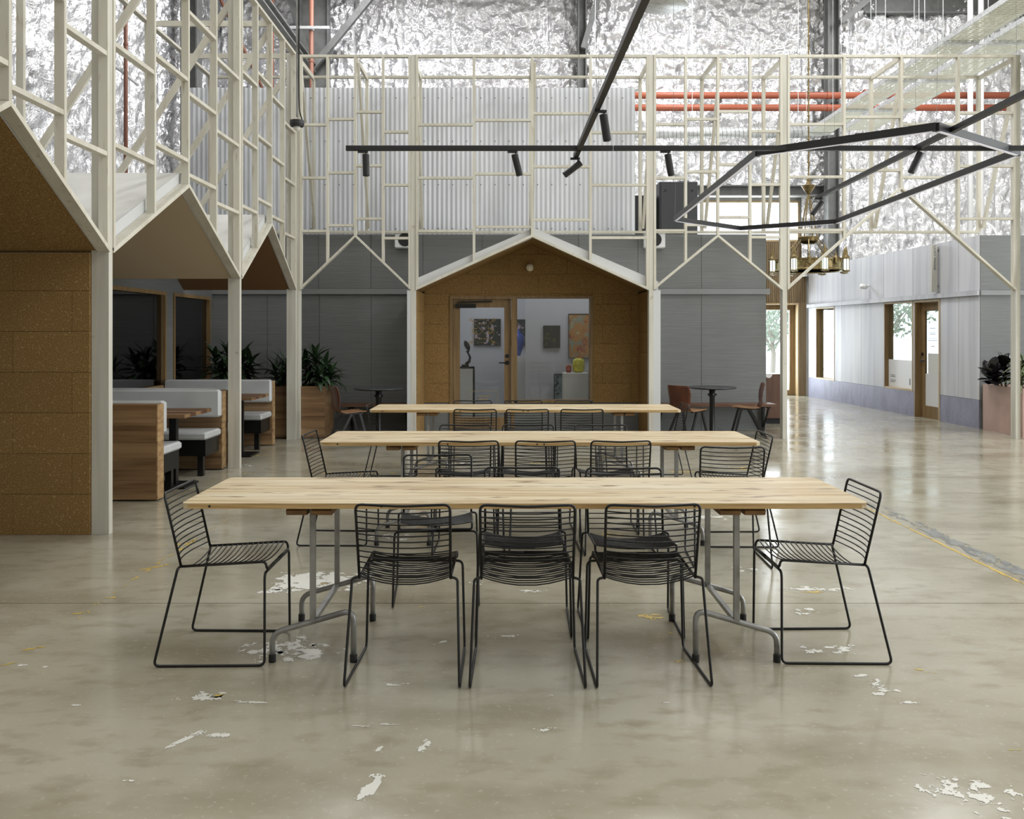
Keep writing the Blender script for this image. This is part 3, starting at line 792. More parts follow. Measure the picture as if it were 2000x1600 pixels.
def frame(root, kind, posts, peaks, face, rear, nogs, rear_z, first=0, rear_from=None, mid_post=True, out=-1):
    """stud frame of gabled bays.
    kind 'y': runs along X, front face at y=face, depth goes to +y; kind 'x': runs along Y, right face at x=face, depth goes to -x (out=-1) or +x"""
    D, DP = .07, .14
    def bx(name, u0, u1, d0, d1, z0, z1, mt='lime'):
        if kind == 'y': m = B(u0,u1,face+d0,face+d1,z0,z1)
        else:
            e0, e1 = sorted((face+out*d0, face+out*d1)); m = B(e0,e1,u0,u1,z0,z1)
        return m.build(name, MT[mt], root)
    def pt(u, d, z): return (u, face+d, z) if kind == 'y' else (face+out*d, u, z)
    def bm(name, u0, z0, u1, z1, h, d0=0, d1=D):
        dd = (d0+d1)/2
        up = (0,1,0) if kind == 'y' else (1,0,0)
        return M().beam(pt(u0,dd,z0), pt(u1,dd,z1), h, d1-d0, up).build(name, MT['lime'], root)
    def truss(u, zb=3.12):
        # tie at the top, rear stud and a leaning brace, all in one plane
        bx('tie', u-T/2, u+T/2, D, rear, ZT-.07, ZT-T*0)
        if not (kind == 'x' and u > 12.5):
            bx('rear_stud', u-.0225, u+.0225, rear, rear+.07, rear_z, ZT-T)
        o = .0375
        up = (1,0,0) if kind == 'y' else (0,1,0)
        M().beam(pt(u+o, D*.6, ZT-.10), pt(u+o, rear-.02, rear_z+.04), .07, T, up).build('brace', MT['lime'], root)
    n = len(posts)-1
    for i in range(n):
        a, b, zp = posts[i], posts[i+1], peaks[i]
        ha = .035 if mid_post else 0
        a1, b1 = a+ha, b-ha
        c = (a+b)/2
        # end studs of the bay, top plate, gable plates
        bx('end_stud', a1, a1+T, 0, D, ZJ+.02, ZT-T)
        bx('end_stud', b1-T, b1, 0, D, ZJ+.02, ZT-T)
        bx('top_plate', a1, b1, 0, D, ZT-T, ZT)
        for s, e in ((-1,a1),(1,b1)):
            q = [(e, ZJ), (c, zp-.02), (c, zp-.02+T*1.12), (e, ZJ+T*1.12)]
            if s > 0: q = q[::-1]
            if kind == 'y': M().prism(q,'y',face-.003,face+.09).build('gable_plate', MT['lime'], root)
            else:
                e0, e1 = sorted((face-out*.003, face+out*.09)); M().prism(q if 1 else q,'x',e0,e1).build('gable_plate', MT['lime'], root)
        st = [a1+T/2, (a1+c)/2, c, (c+b1)/2, b1-T/2]
        for k in (1,2,3):
            zb = ZJ + (zp-ZJ)*(1-abs(st[k]-c)/(c-a1)) + .012
            bx('stud', st[k]-T/2, st[k]+T/2, 0, D, zb, ZT-T)
        for k in range(4):
            for z in nogs[i][k]:
                bx('nogging', st[k]+T/2, st[k+1]-T/2, .004, D-.004, z-T/2, z+T/2)
        truss(c)
    for i, p in enumerate(posts):
        if i < first: continue
        bx('post', p-.033, p+.033, .008, DP, 0, ZT, 'post')
        truss(p)
    r0 = posts[0] if rear_from is None else rear_from
    bx('rear_plate', r0, posts[-1]+(.0 if kind == 'y' else rear*.72), rear, rear+.07, ZT-T, ZT)
    return bx

ky = FPX/FY
def zz(*ys): return [1.54+(650-y)/ky for y in ys]
FN = [[zz(243,347,451),zz(232,337,440),zz(218,323,427),zz(257,361,465)],
      [zz(243,347,451),zz(234,339,443),zz(221,325,429),zz(258,361,464)],
      [zz(242,347,450),zz(232,335,439),zz(217,321,424),zz(256,360,463)],
      [zz(242,345,449),zz(228,332),zz(242,346),zz(220,324,427)]]
PX = [-3.035, -1.356, 2.09, 4.026, 7.40]
tf = thing('timber_frame', 'pale timber stud frame across the back with four gabled bays', 'frame', (2.2,FY,0))
bxf = frame(tf, 'y', PX, [ZP,ZP,ZP,3.64], FY, 1.06, FN, ZG+.035, first=0, rear_from=-4.66)
B(-4.66, 7.40, FY+1.06, FY+1.13, ZG, ZG+T).build('rear_bottom_plate', MT['lime'], tf)
B(-4.68,-4.62, FY+1.06, FY+1.13, ZG+T, ZT-T).build('rear_stud', MT['lime'], tf)
FX = -3.03
LY = [4.07, 6.87, 10.22, 12.925]
lf = thing('timber_frame', 'pale timber stud frame along the left above the booths', 'frame', (FX,8.5,0))
frame(lf, 'x', LY, [ZP,ZP,ZP], FX, 1.57, [NOGS_L]*3, ZG+.0, first=1)
rf_ = thing('timber_frame', 'pale timber stud frame at the right edge coming forward', 'frame', (7.47,11.6,0))
frame(rf_, 'x', [10.6, 12.89], [ZP], 7.47, 1.2, [NOGS_L], ZG, first=0, out=1)

# ------------------------------------------------------------------ booth huts on the left
XB = -4.66     # back wall of the huts
bw = M()
WIN = [(9.35,12.22),(12.50,14.05)]
for y0, y1, z0, z1 in [(4.0,9.35,0,ZG),(12.22,12.50,0,ZG),(14.05,YG+.16,0,ZG),(9.35,12.22,0,.78),(12.5,14.05,0,.78),(9.35,12.22,2.1,ZG),(12.5,14.05,2.1,ZG)]:
    bw.box(XB-.14, XB, y0, y1, z0, z1)
wall_booth = S(bw.build('wall_booth', MT['greywall']))
for i, (a, b) in enumerate(WIN):
    w = S(B(XB-.10, XB+.02, a, a+.05, .78, 2.1).build('window_%d' % (i+2), MT['oak']))
    B(XB-.10, XB+.02, b-.05, b, .78, 2.1).build('jamb', MT['oak'], w); B(XB-.10, XB+.02, a+.05, b-.05, 2.05, 2.1).build('head', MT['oak'], w); B(XB-.10, XB+.02, a+.05, b-.05, .78, .83).build('sill', MT['oak'], w)
    B(XB-.045, XB-.037, a+.05, b-.05, .83, 2.05).build('glass_pane', MT['glass_dark'], w)
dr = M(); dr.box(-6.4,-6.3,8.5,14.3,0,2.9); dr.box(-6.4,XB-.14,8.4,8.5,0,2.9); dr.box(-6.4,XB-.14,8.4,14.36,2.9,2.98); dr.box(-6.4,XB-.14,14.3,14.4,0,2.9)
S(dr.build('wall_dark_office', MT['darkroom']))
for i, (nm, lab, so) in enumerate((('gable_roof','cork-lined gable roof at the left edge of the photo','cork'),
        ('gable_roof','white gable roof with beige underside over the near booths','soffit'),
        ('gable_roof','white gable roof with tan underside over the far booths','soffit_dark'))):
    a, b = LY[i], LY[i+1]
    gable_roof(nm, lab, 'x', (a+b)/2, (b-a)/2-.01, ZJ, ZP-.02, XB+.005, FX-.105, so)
# cork partition between the first hut and the booths
pt_ = S(B(XB, FX-.145, LY[1]-.03, LY[1]+.035, 0, ZJ-.005).build('wall_partition', MT['cork']))
tiles(pt_,'y', LY[1]-.05, LY[1]-.03, XB, FX-.145, 0, ZJ-.005)
pr2 = S(B(XB, FX-.4, LY[0]-.04, LY[0]+.04, 0, ZJ).build('wall_hut_end', MT['cork']))

# ------------------------------------------------------------------ booths
def booth(label, y0, side, x1=-3.19, yb=.15):
    """bench with a boarded back; side=+1: seat on the far side of the back, -1: on the near side"""
    t = thing('booth_bench', label, 'bench', ((XB+x1)/2, y0+yb/2, 0))
    hts = [.015,.19,.365,.54,.715,.885]
    for a, b in zip(hts[:-1], hts[1:]):
        B(XB+.01, x1-.012, y0, y0+yb, a, b-.002).build('board', MT['gum'], t)
        B(x1-.011, x1, y0, y0+yb, a, b-.002).build('end_board', MT['gum_end'], t)
    if side > 0:
        ys, ye = y0+yb+.001, y0+yb+.09; sy0, sy1 = y0+yb+.001, y0+yb+.50
        M().rbox(XB+.02, x1+.0, ys, ye, .60, .905, .02).build('back_cushion', MT['vinyl'], t, smooth=False)
    else:
        ys, ye = y0-.09, y0-.001; sy0, sy1 = y0-.50, y0-.001
        M().rbox(XB+.02, x1+.0, ys, ye, .60, .905, .02).build('back_cushion', MT['vinyl'], t)
    M().rbox(XB+.02, x1-.01, sy0, sy1, .395, .475, .018).build('seat_cushion', MT['vinyl'], t)
    B(XB+.02, x1-.03, sy0+.03, sy1-.03, .22, .393).build('seat_box', MT['black'], t)
    yl = sy1-.10 if side > 0 else sy0+.10
    for xl in (x1-.10, XB+.2):
        B(xl-.03, xl+.03, yl-.03, yl+.03, 0, .22).build('leg', MT['black'], t)
    if side > 0: B(x1-.13, x1-.07, sy0+.05, sy0+.11, 0, .22).build('leg', MT['black'], t)
booth('nearest booth bench with boarded timber back towards the camera', 8.18, 1)
booth('long booth bench with grey cushions facing the camera beside the second post', 10.04, -1, yb=.13)
booth('booth bench backing onto the cushioned one behind the second post', 10.20, 1, yb=.04)
booth('farthest booth bench with grey cushions facing the camera by the planter', 12.20, -1, yb=.13)
for lab, y0, y1, xe in (('hardwood booth table on black pedestal between the near booth benches', 8.62,9.40,-3.10),('hardwood booth table on black pedestal between the far booth benches',10.88,11.66,-3.10)):
    t = thing('booth_table', lab, 'table', (-3.8,(y0+y1)/2,0))
    n = 5
    for k in range(n):
        a, b = y0+(y1-y0)*k/n, y0+(y1-y0)*(k+1)/n
        B(XB+.03, xe, a+.0005, b-.0005, .715, .75).build('plank', MT['jarrah'] if k % 2 else MT['gum'], t)
    for xl in (-3.35, -4.25):
        B(xl-.035, xl+.035, (y0+y1)/2-.035, (y0+y1)/2+.035, .02, .715).build('pedestal', MT['black'], t)
        B(xl-.18, xl+.18, (y0+y1)/2-.2, (y0+y1)/2+.2, 0, .02).build('foot_plate', MT['black'], t)

# ------------------------------------------------------------------ right-hand office wall (slightly skewed in plan)
RW0, RW1 = Vector((7.56,14.34)), Vector((7.28,21.62))
RL = (RW1-RW0).length; ra = math.atan2(-(RW1-RW0).x, (RW1-RW0).y)
def ru(px):
    k = px-VPX; sl = (RW0.x-RW1.x)/(RW1.y-RW0.y)
    dy = (FPX*RW0.x - k*RW0.y)/(k + FPX*sl)
    return dy*RL/(RW1.y-RW0.y)
wA, wB, dr_ = (ru(1630),ru(1594)), (ru(1783),ru(1727)), (ru(1836),ru(1786))
core = M()       # local frame: x across (0 = hall face, + = into the office), y along
segs = sorted([wA,wB,dr_])
y = 0
for (a,b), z0 in zip(segs, (0,.46,.46)):
    core.box(.02,.16,y,a,0,3.1)
    core.box(.02,.16,a,b,2.13,3.1)
    if z0: core.box(.02,.16,a,b,0,z0)
    y = b
core.box(.02,.16,y,RL,0,3.1)
core.v = [(p[0],p[1],p[2]) for p in core.v]
ow = S(core.build('wall_office', MT['wash']))
ow.location = (RW0.x, RW0.y, 0); ow.rotation_euler = (0,0,ra)
js = [0] + [ru(p) for p in (1872,1836,1783,1726,1682,1644,1592)] + [RL]
for a, b in zip(js[:-1], js[1:]):
    B(0,.02,a+.006,b-.006,2.225,3.1).build('upper_board', MT['wash'], ow)
low = [0, ru(1872), dr_[0], dr_[1], wB[0], wB[1], ru(1682), ru(1644), wA[0], wA[1], RL]
for a, b in zip(low[:-1], low[1:]):
    if b-a < .02 or any(abs(a-s[0]) < .01 for s in segs): continue
    B(0,.02,a+.006,b-.006,.465,2.135).build('lower_board', MT['wash'], ow)
pl = [0, dr_[0]] , [dr_[1], ru(1682), RL]
for q in pl:
    for a, b in zip(q[:-1], q[1:]): B(-.004,.02,a+.003,b-.003,.0,.46).build('plinth_board', MT['plinth'], ow)
tr = S(B(-.045,0,-.02,RL+.02,2.14,2.22).build('trim_3', MT['wash'])); tr.location = ow.location; tr.rotation_euler = ow.rotation_euler
def local_struct(name, m, mt):
    o = S(m.build(name, MT[mt])); o.location = ow.location; o.rotation_euler = ow.rotation_euler; return o
for i, (a, b) in enumerate((wB, wA)):
    w = local_struct('window_%d' % (i+4), B(-.008,.17,a,a+.03,.46,2.13), 'oak_light')
    B(-.008,.17,b-.03,b,.46,2.13).build('jamb', MT['oak'], w); B(-.008,.17,a+.03,b-.03,2.10,2.13).build('head', MT['oak_light'], w); B(-.008,.17,a+.03,b-.03,.46,.49).build('sill', MT['oak_light'], w)
    pnn = B(.08,.088,a+.03,b-.03,.49,2.10).build('glass_pane', MT['glass_office'], w)
    if i == 0:
        B(.074,.079,a+.03,b-.03,.49,1.02).build('frosted_panel', MT['vinylwhite'], w)
        mk = M()
        for zt, wd in ((.72,.18),(.69,.2),(.62,.22),(.59,.18)):
            for k in range(9):
                u = b-.12-wd*k/9; mk.box(.072,.0735,u-wd/9*.62,u,zt-.008,zt+.006)
        mk.box(.072,.0735,a+.10,a+.17,.54,.66); mk.box(.072,.0735,a+.24,a+.28,.56,.68)
        tag(mk.build('small_print', MT['ink'], w), kind='stuff')
        B(.072,.0785,a+.10,a+.2,1.46,1.56).build('sticker', MT['ink'], w)
a, b = dr_
d2 = local_struct('door_2', B(-.008,.18,a,a+.04,0,2.13), 'oak_light')
B(-.008,.18,b-.04,b,0,2.13).build('jamb', MT['oak'], d2); B(-.008,.18,a+.04,b-.04,2.09,2.13).build('head', MT['oak_light'], d2)
l0, l1 = a+.045, b-.045
for nm, q in (('stile',(l0,l0+.10,.01,2.085)),('stile',(l1-.13,l1,.01,2.085)),('rail',(l0+.10,l1-.13,1.93,2.085)),('rail',(l0+.10,l1-.13,.01,.22)),('threshold',(l0,l1,0,.009))):
    B(.10,.145,q[0],q[1],q[2],q[3]).build(nm, MT['oak'], d2)
B(.12,.128,l0+.10,l1-.13,.22,1.93).build('glass_pane', MT['glass_office'], d2)
B(.117,.119,l0+.10,l1-.13,.22,.80).build('frosted_panel', MT['vinylwhite'], d2)
B(.117,.119,l0+.13,l1-.22,.80,1.17).build('notice_sheet', MT['white'], d2)
mk = M()
for zt, wd in ((1.62,.2),(1.55,.3),(1.52,.2),(1.44,.34),(1.40,.34),(1.30,.12)):
    for k in range(10):
        u = (l0+l1)/2+.02+wd/2-wd*k/10; mk.box(.1165,.119,u-wd/10*.65,u,zt-.008,zt+.005)
tag(mk.build('small_print', MT['ink'], d2), kind='stuff')
hd = M().tube([(.06,l1-.065,1.03),(.06,l1-.19,1.03)],.011,8).build('handle', MT['black'], d2)
M().tube([(.10,l1-.065,1.03),(.055,l1-.065,1.03)],.022,10).build('spindle', MT['steel'], hd)
M().tube([(.10,l1-.065,1.15),(.085,l1-.065,1.15)],.03,12).build('lock', MT['black'], d2)

# blade sign
sg = thing('blade_sign', 'slim stone-grey blade sign reading LUCENT IMAGING on the office wall', 'sign', (7.44,15.6,2.25))
sgb = B(7.385,7.49,15.58,15.66,2.25,3.07).build('sign_board', MT['sign'], sg)
text_mesh('lettering', 'LUCENT IMAGING', .052, 'ink_dark', sg, Matrix.Translation((7.438-7.44,15.579-15.6,2.845-2.25)) @ Matrix.Rotation(math.pi/2,4,'Y') @ Rx)
B(7.49,7.55,15.60,15.64,2.95,2.99).build('bracket', MT['steel'], sg); B(7.49,7.55,15.60,15.64,2.33,2.37).build('bracket', MT['steel'], sg)
# small wall spot on the office wall
t = thing('wall_spotlight', 'small white cylinder spotlight on the pale office wall', 'lamp', (7.35,18.3,2.50))
M().tube([(7.22,18.25,2.49),(7.33,18.3,2.47)],.05,14).build('lamp_head', MT['white'], t, smooth=True); M().tube([(7.40,18.3,2.50),(7.33,18.3,2.48)],.02,8).build('arm', MT['white'], t)
# grey return wall right of the office wall
gr2 = S(B(7.62,XR,14.36,14.5,0,3.1).build('wall_return', MT['greywall']))
for a, b in ((7.575,8.65),(8.656,9.8),(9.806,11.4)):
    B(a,b,14.335,14.36,.465,2.14).build('wall_panel', MT['greywall'], gr2); B(a,b,14.335,14.36,2.225,3.1).build('wall_panel', MT['greywall'], gr2); B(a,b,14.337,14.36,0,.46).build('base_panel', MT['greywall'], gr2)
S(B(7.565,11.4,14.29,14.335,2.14,2.22).build('trim_4', MT['greytrim']))
# office room: white back partition with a wide garden opening
orm = M()
orm.box(9.3,9.4,14.5,15.4,0,3.1)
S(orm.build('wall_office_room', MT['white']))
S(B(7.74,XR,14.5,21.55,3.0,3.09).build('ceiling_right_office', MT['white']))

# ------------------------------------------------------------------ end of the corridor: cladding, glazed door, high window
bt = M()
x = 4.12
while x < 7.27:
    bt.box(x, x+.036, 21.80, 21.86, DZ1+.05 if x > DX0-.1 else 0, 3.74); x += .046
cl_ = S(B(4.12,7.28,21.86,21.895,DZ1+.05,3.74).build('wall_corridor_end', MT['batten']))
tag(bt.build('battens', MT['batten'], cl_), kind='stuff')
B(7.105,7.28,21.80,21.895,0,DZ1+.05).build('clad_return', MT['batten'], cl_)
d3 = S(B(DX0,DX1,21.78,22.1,DZ1,DZ1+.045).build('door_3', MT['oak_light']))
B(DX1-.03,DX1,21.78,22.1,0,DZ1).build('reveal', MT['oak_light'], d3); B(DX0,DX0+.03,21.78,22.1,0,DZ1).build('reveal', MT['oak_light'], d3)
for q in ((DX0+.03,DX0+.13,0,DZ1),(DX1-.16,DX1-.03,0,DZ1)): B(q[0],q[1],22.0,22.06,q[2],q[3]).build('stile', MT['oak'], d3)
B(DX0+.13,DX1-.16,22.0,22.06,DZ1-.12,DZ1).build('rail', MT['oak'], d3); B(DX0+.13,DX1-.16,22.0,22.06,0,.13).build('rail', MT['oak'], d3)
B(DX0+.13,DX1-.16,22.025,22.033,.13,DZ1-.12).build('glass_pane', MT['glass'], d3)
w6 = S(B(WX0,WX1,21.84,22.1,WZ1-.05,WZ1).build('window_6', MT['oak_light']))
B(WX0,WX0+.05,21.84,22.1,WZ0,WZ1-.05).build('jamb', MT['oak_light'], w6); B(WX1-.05,WX1,21.84,22.1,WZ0,WZ1-.05).build('jamb', MT['oak_light'], w6); B(WX0+.05,WX1-.05,21.84,22.1,WZ0,WZ0+.05).build('sill', MT['oak_light'], w6)
B(WX0+.05,WX1-.05,22.0,22.008,WZ0+.05,WZ1-.05).build('glass_pane', MT['glass'], w6)
area('high_window_daylight', ((WX0+WX1)/2, 22.25, (WZ0+WZ1)/2), (math.radians(-90),0,0), 2.5, .85, 200, (.88,.94,1))
area('door_daylight', ((DX0+DX1)/2, 22.25, 1.2), (math.radians(-90),0,0), 1.0, 1.8, 120, (.86,.93,1))

# outside: paving, hedge and trees
tag(B(-6,30,YF+.25,60,-.25,-.04).build('paving', MT['pave']), 'sunlit pale paving outside the glazed door', 'ground')
tag(B(XR+.25,40,-6,YF+.2,-.25,-.04).build('paving', MT['pave']), 'sunlit pale paving outside the offices', 'ground')
def tree(label, x, y, h, r, n, name='garden_tree', seed=1):
    rg = random.Random(seed)
    t = thing(name, label, 'tree', (x,y,-.04))
    m = M()
    m.tube([(x,y,-.04),(x+.05,y,h*.35),(x-.03,y+.05,h*.62)],[.09,.07,.04],7)
    for k in range(6):
        a = k*1.05; m.tube([(x,y,h*.35+k*.06),(x+.4*r*math.cos(a),y+.4*r*math.sin(a),h*.62),(x+.7*r*math.cos(a),y+.7*r*math.sin(a),h*.8)],[.035,.02,.008],5)
    m.build('trunk', MT['bark'], t)
    c = M()
    for _ in range(n):
        while True:
            p = Vector((rg.uniform(-1,1),rg.uniform(-1,1),rg.uniform(-1,1)))
            if .25 < p.length < 1: break
        q = Vector((x+p.x*r, y+p.y*r, h*.72+p.z*h*.33))
        a = Vector((rg.uniform(-1,1),rg.uniform(-1,1),rg.uniform(-1,1))).normalized()*.10; b = a.orthogonal().normalized()*.05
        c.add([q-a,q+b,q+a,q-b],[(0,1,2,3)])
    tag(c.build('crown', MT['leaf_out'], t), kind='stuff')
tree('pale garden tree seen through the glazed corridor door', 7.75, 26.2, 2.6, .9, 420, seed=2)
tree('leafy garden tree left of the pale one beyond the door', 8.9, 31.5, 3.2, 1.5, 900, seed=3)
tree('tree outside the office windows near the far end', 11.2, 26.5, 3.4, 1.5, 1100, seed=4)
def hedge(label, x0, x1, y0, y1, h, n, seed):
    rg = random.Random(seed); t = thing('hedge', label, 'hedge', ((x0+x1)/2,(y0+y1)/2,-.04))
    M().box(x0+.3,x1-.3,y0+.3,y1-.3,-.04,h*.8).build('hedge_core', MT['leaf_out'], t)
    c = M()
    for _ in range(n):
        q = Vector((rg.uniform(x0,x1),rg.uniform(y0,y1),rg.uniform(0,h)))
        a = Vector((rg.uniform(-1,1),rg.uniform(-1,1),rg.uniform(-1,1))).normalized()*.11; b = a.orthogonal().normalized()*.06
        c.add([q-a,q+b,q+a,q-b],[(0,1,2,3)])
    tag(c.build('hedge_leaves', MT['leaf_out'], t), kind='stuff')
hedge('tall green hedge beyond the offices', 14.5, 16.0, 12, 23, 2.8, 4000, 5)

# ================================================================== LONG TABLES
def long_table(label, cx, cy, L=3.17, Wd=.74, top=.755):
    t = thing('long_table', label, 'table', (cx,cy,0))
    x0, x1 = cx-L/2, cx+L/2
    n = 4; pwid = Wd/n; th = .025; r = .035
    for k in range(n):
        a, b = cy-Wd/2+k*pwid+.0006, cy-Wd/2+(k+1)*pwid-.0006
        if k == 0: poly = [(x0+r,a),(x1-r,a),(x1-r*.3,a+r*.3),(x1,a+r),(x1,b),(x0,b),(x0,a+r),(x0+r*.3,a+r*.3)]
        elif k == n-1: poly = [(x0,a),(x1,a),(x1,b-r),(x1-r*.3,b-r*.3),(x1-r,b),(x0+r,b),(x0+r*.3,b-r*.3),(x0,b-r)]
        else: poly = [(x0,a),(x1,a),(x1,b),(x0,b)]
        M().prism(poly,'z',top-th,top).build('plank', MT['pine'], t)
    B(x0+r,x1-r,cy-Wd/2-.0015,cy-Wd/2+.0004,top-th,top-.002).build('edge_strip', MT['pine_edge'], t)
    for bx_ in (-1.45,-.66,-.02,.03,.78):
        M().tube([(cx+bx_,cy-Wd/2-.003,top-.013),(cx+bx_,cy-Wd/2+.004,top-.013)],.006,8).build('bolt', MT['rubber'], t)
    for s in (-1,1):
        lx = cx+s*.99
        for o in (-.075,.04):
            xa = lx+o-.03 if s < 0 else lx+o
            q = [(cy-.32,top-th-.002),(cy-.35,top-th-.014),(cy-.335,top-th-.036),(cy+.335,top-th-.036),(cy+.35,top-th-.014),(cy+.32,top-th-.002)]
            M().prism(q[::-1],'x',xa-.01,xa+.085).build('cleat', MT['cleat'], t)
        for sy in (-1,1):
            yb = cy+sy*.30
            B(lx-.0125,lx+.0125,yb-.0125,yb+.0125,.19,top-th-.036 if 0 else top-th-.003).build('post', MT['steel'], t)
            ox, ix = lx+s*.19, lx-s*.19       # outer foot is short, inner foot tall
            path = fil([(ox,yb,.02),(ox,yb,.135),(ix,yb,.245),(ix,yb,.02)], .055, 5)
            fb = M().tube(path,.0135,10).build('foot_bar', MT['steel'], t, smooth=True)
            for fx in (ox,ix):
                M().lathe([(.016,0),(.0175,.004),(.0175,.035),(.0145,.036)],12,(fx,yb,0)).build('rubber_foot', MT['rubber'], fb)
        M().beam((lx,cy-.30,.19),(lx,cy+.30,.19),.022,.022).build('stretcher', MT['steel'], t)
    return t
TB = [(.083,4.49),(.237,6.785),(.186,9.465)]
long_table('nearest long pine table with grey steel trestle legs', *TB[0])
long_table('middle one of the three long pine tables', *TB[1])
long_table('farthest long pine table in front of the gallery entrance', *TB[2])

# ================================================================== WIRE CHAIRS
def chair_meshes():
    out = []
    R = .0063
    for s in (-1,1):
        p = fil([(s*.203,-.16,.455),(s*.234,-.165,.450),(s*.25,-.27,.0062),(s*.24,.238,.0062),(s*.230,.236,.428),(s*.10,.236,.428),(0,.236,.428)], .028, 4)
        out.append(('sled_leg', M().tube(p,R,8).mesh('sled_leg', MT['black'], smooth=True)))
    m = M()
    for s in (-1,1):
        m.tube(fil([(s*.203,-.163,.452),(s*.203,.232,.475),(s*.203,.240,.440),(s*.13,.240,.440),(0,.240,.440)], .02, 4), R, 8)
    out.append(('seat_frame', m.mesh('seat_frame', MT['black'], smooth=True)))
    bp = fil([(-.203,-.16,.452),(-.207,-.238,.792),(0,-.252,.786),(.207,-.238,.792),(.203,-.16,.452)], .03, 4)
    out.append(('back_frame', M().tube(bp,R,8).mesh('back_frame', MT['black'], smooth=True)))
    r = .0033
    n = 12
    for k in range(n):
        t = .06+.86*k/(n-1)
        z = .455+.335*t; y = -.16-.078*t
        w = .205; bow = .040*(1-.45*t)
        pts = [(w*u, y-bow*(1-u*u), z-.008*(1-u*u)) for u in (-1,-.8,-.5,-.2,.2,.5,.8,1)]
        out.append(('back_wire', M().tube(pts,r,5,caps=False).mesh('back_wire', MT['black'], smooth=True)))
    n = 15
    for k in range(n):
        t = (k+.4)/(n-.2)
        y = -.155+.385*t; z = .4545+.022*t; w = .203
        sag = .036*(1-.45*t)
        pts = [(w*u, y-.012*(1-t)*(1-u*u), z-sag*(1-u*u)) for u in (-1,-.8,-.5,-.2,.2,.5,.8,1)]
        out.append(('seat_wire', M().tube(pts,r,5,caps=False).mesh('seat_wire', MT['black'], smooth=True)))
    return out
CH = chair_meshes()
def wire_chair(label, x, y, deg, group):
    t = thing('wire_chair', label, 'chair', (x,y,0), math.radians(deg), group)
    for nm, me in CH: inst(nm, me, t)
    return t
c1, c2, c3 = 'wire chairs at the nearest table', 'wire chairs at the middle table', 'wire chairs at the farthest table'
wire_chair('black wire chair at the left end of the nearest table', -1.355,4.37,-90,c1)
wire_chair('black wire chair at the right end of the nearest table', 1.515,4.40,90,c1)
wire_chair('left of three black wire chairs on the near side of the nearest table', -.45,4.14,-1,c1)
wire_chair('middle of three black wire chairs on the near side of the nearest table', .09,4.13,0,c1)
wire_chair('right of three black wire chairs on the near side of the nearest table', .63,4.14,2,c1)
wire_chair('black wire chair pulled out on the far left side of the nearest table', -.41,5.25,183,c1)
wire_chair('black wire chair on the far side of the nearest table behind its middle', .085,4.735,180,c1)
wire_chair('black wire chair on the far right side of the nearest table', .645,4.71,180,c1)
wire_chair('black wire chair at the left end of the middle table', -1.24,6.70,-92,c2)
wire_chair('black wire chair at the right end of the middle table', 1.68,6.66,90,c2)
wire_chair('left black wire chair on the near side of the middle table', -.265,6.43,0,c2)
wire_chair('central black wire chair on the near side of the middle table', .267,6.43,0,c2)
wire_chair('black wire chair on the near side of the middle table right of its centre', .785,6.43,1,c2)
wire_chair('black wire chair pulled back near the right end of the middle table', 1.49,6.10,-3,c2)
wire_chair('left black wire chair on the far side of the middle table', -.335,7.03,180,c2)
wire_chair('central black wire chair on the far side of the middle table', .172,7.03,180,c2)
wire_chair('right black wire chair on the far side of the middle table', .76,7.03,180,c2)
wire_chair('black wire chair at the left end of the farthest table', -1.20,9.36,-90,c3)
wire_chair('black wire chair at the right end of the farthest table', 1.64,9.45,90,c3)
wire_chair('left black wire chair on the near side of the farthest table', -.31,8.99,0,c3)
wire_chair('central black wire chair on the near side of the farthest table', .20,8.99,0,c3)
wire_chair('right black wire chair on the near side of the farthest table', .735,8.99,0,c3)
wire_chair('left black wire chair behind the farthest table, below the gallery door', -.375,9.64,180,c3)
wire_chair('central black wire chair behind the farthest table', .183,9.64,180,c3)
wire_chair('right black wire chair behind the farthest table, below the gallery window', .735,9.64,180,c3)

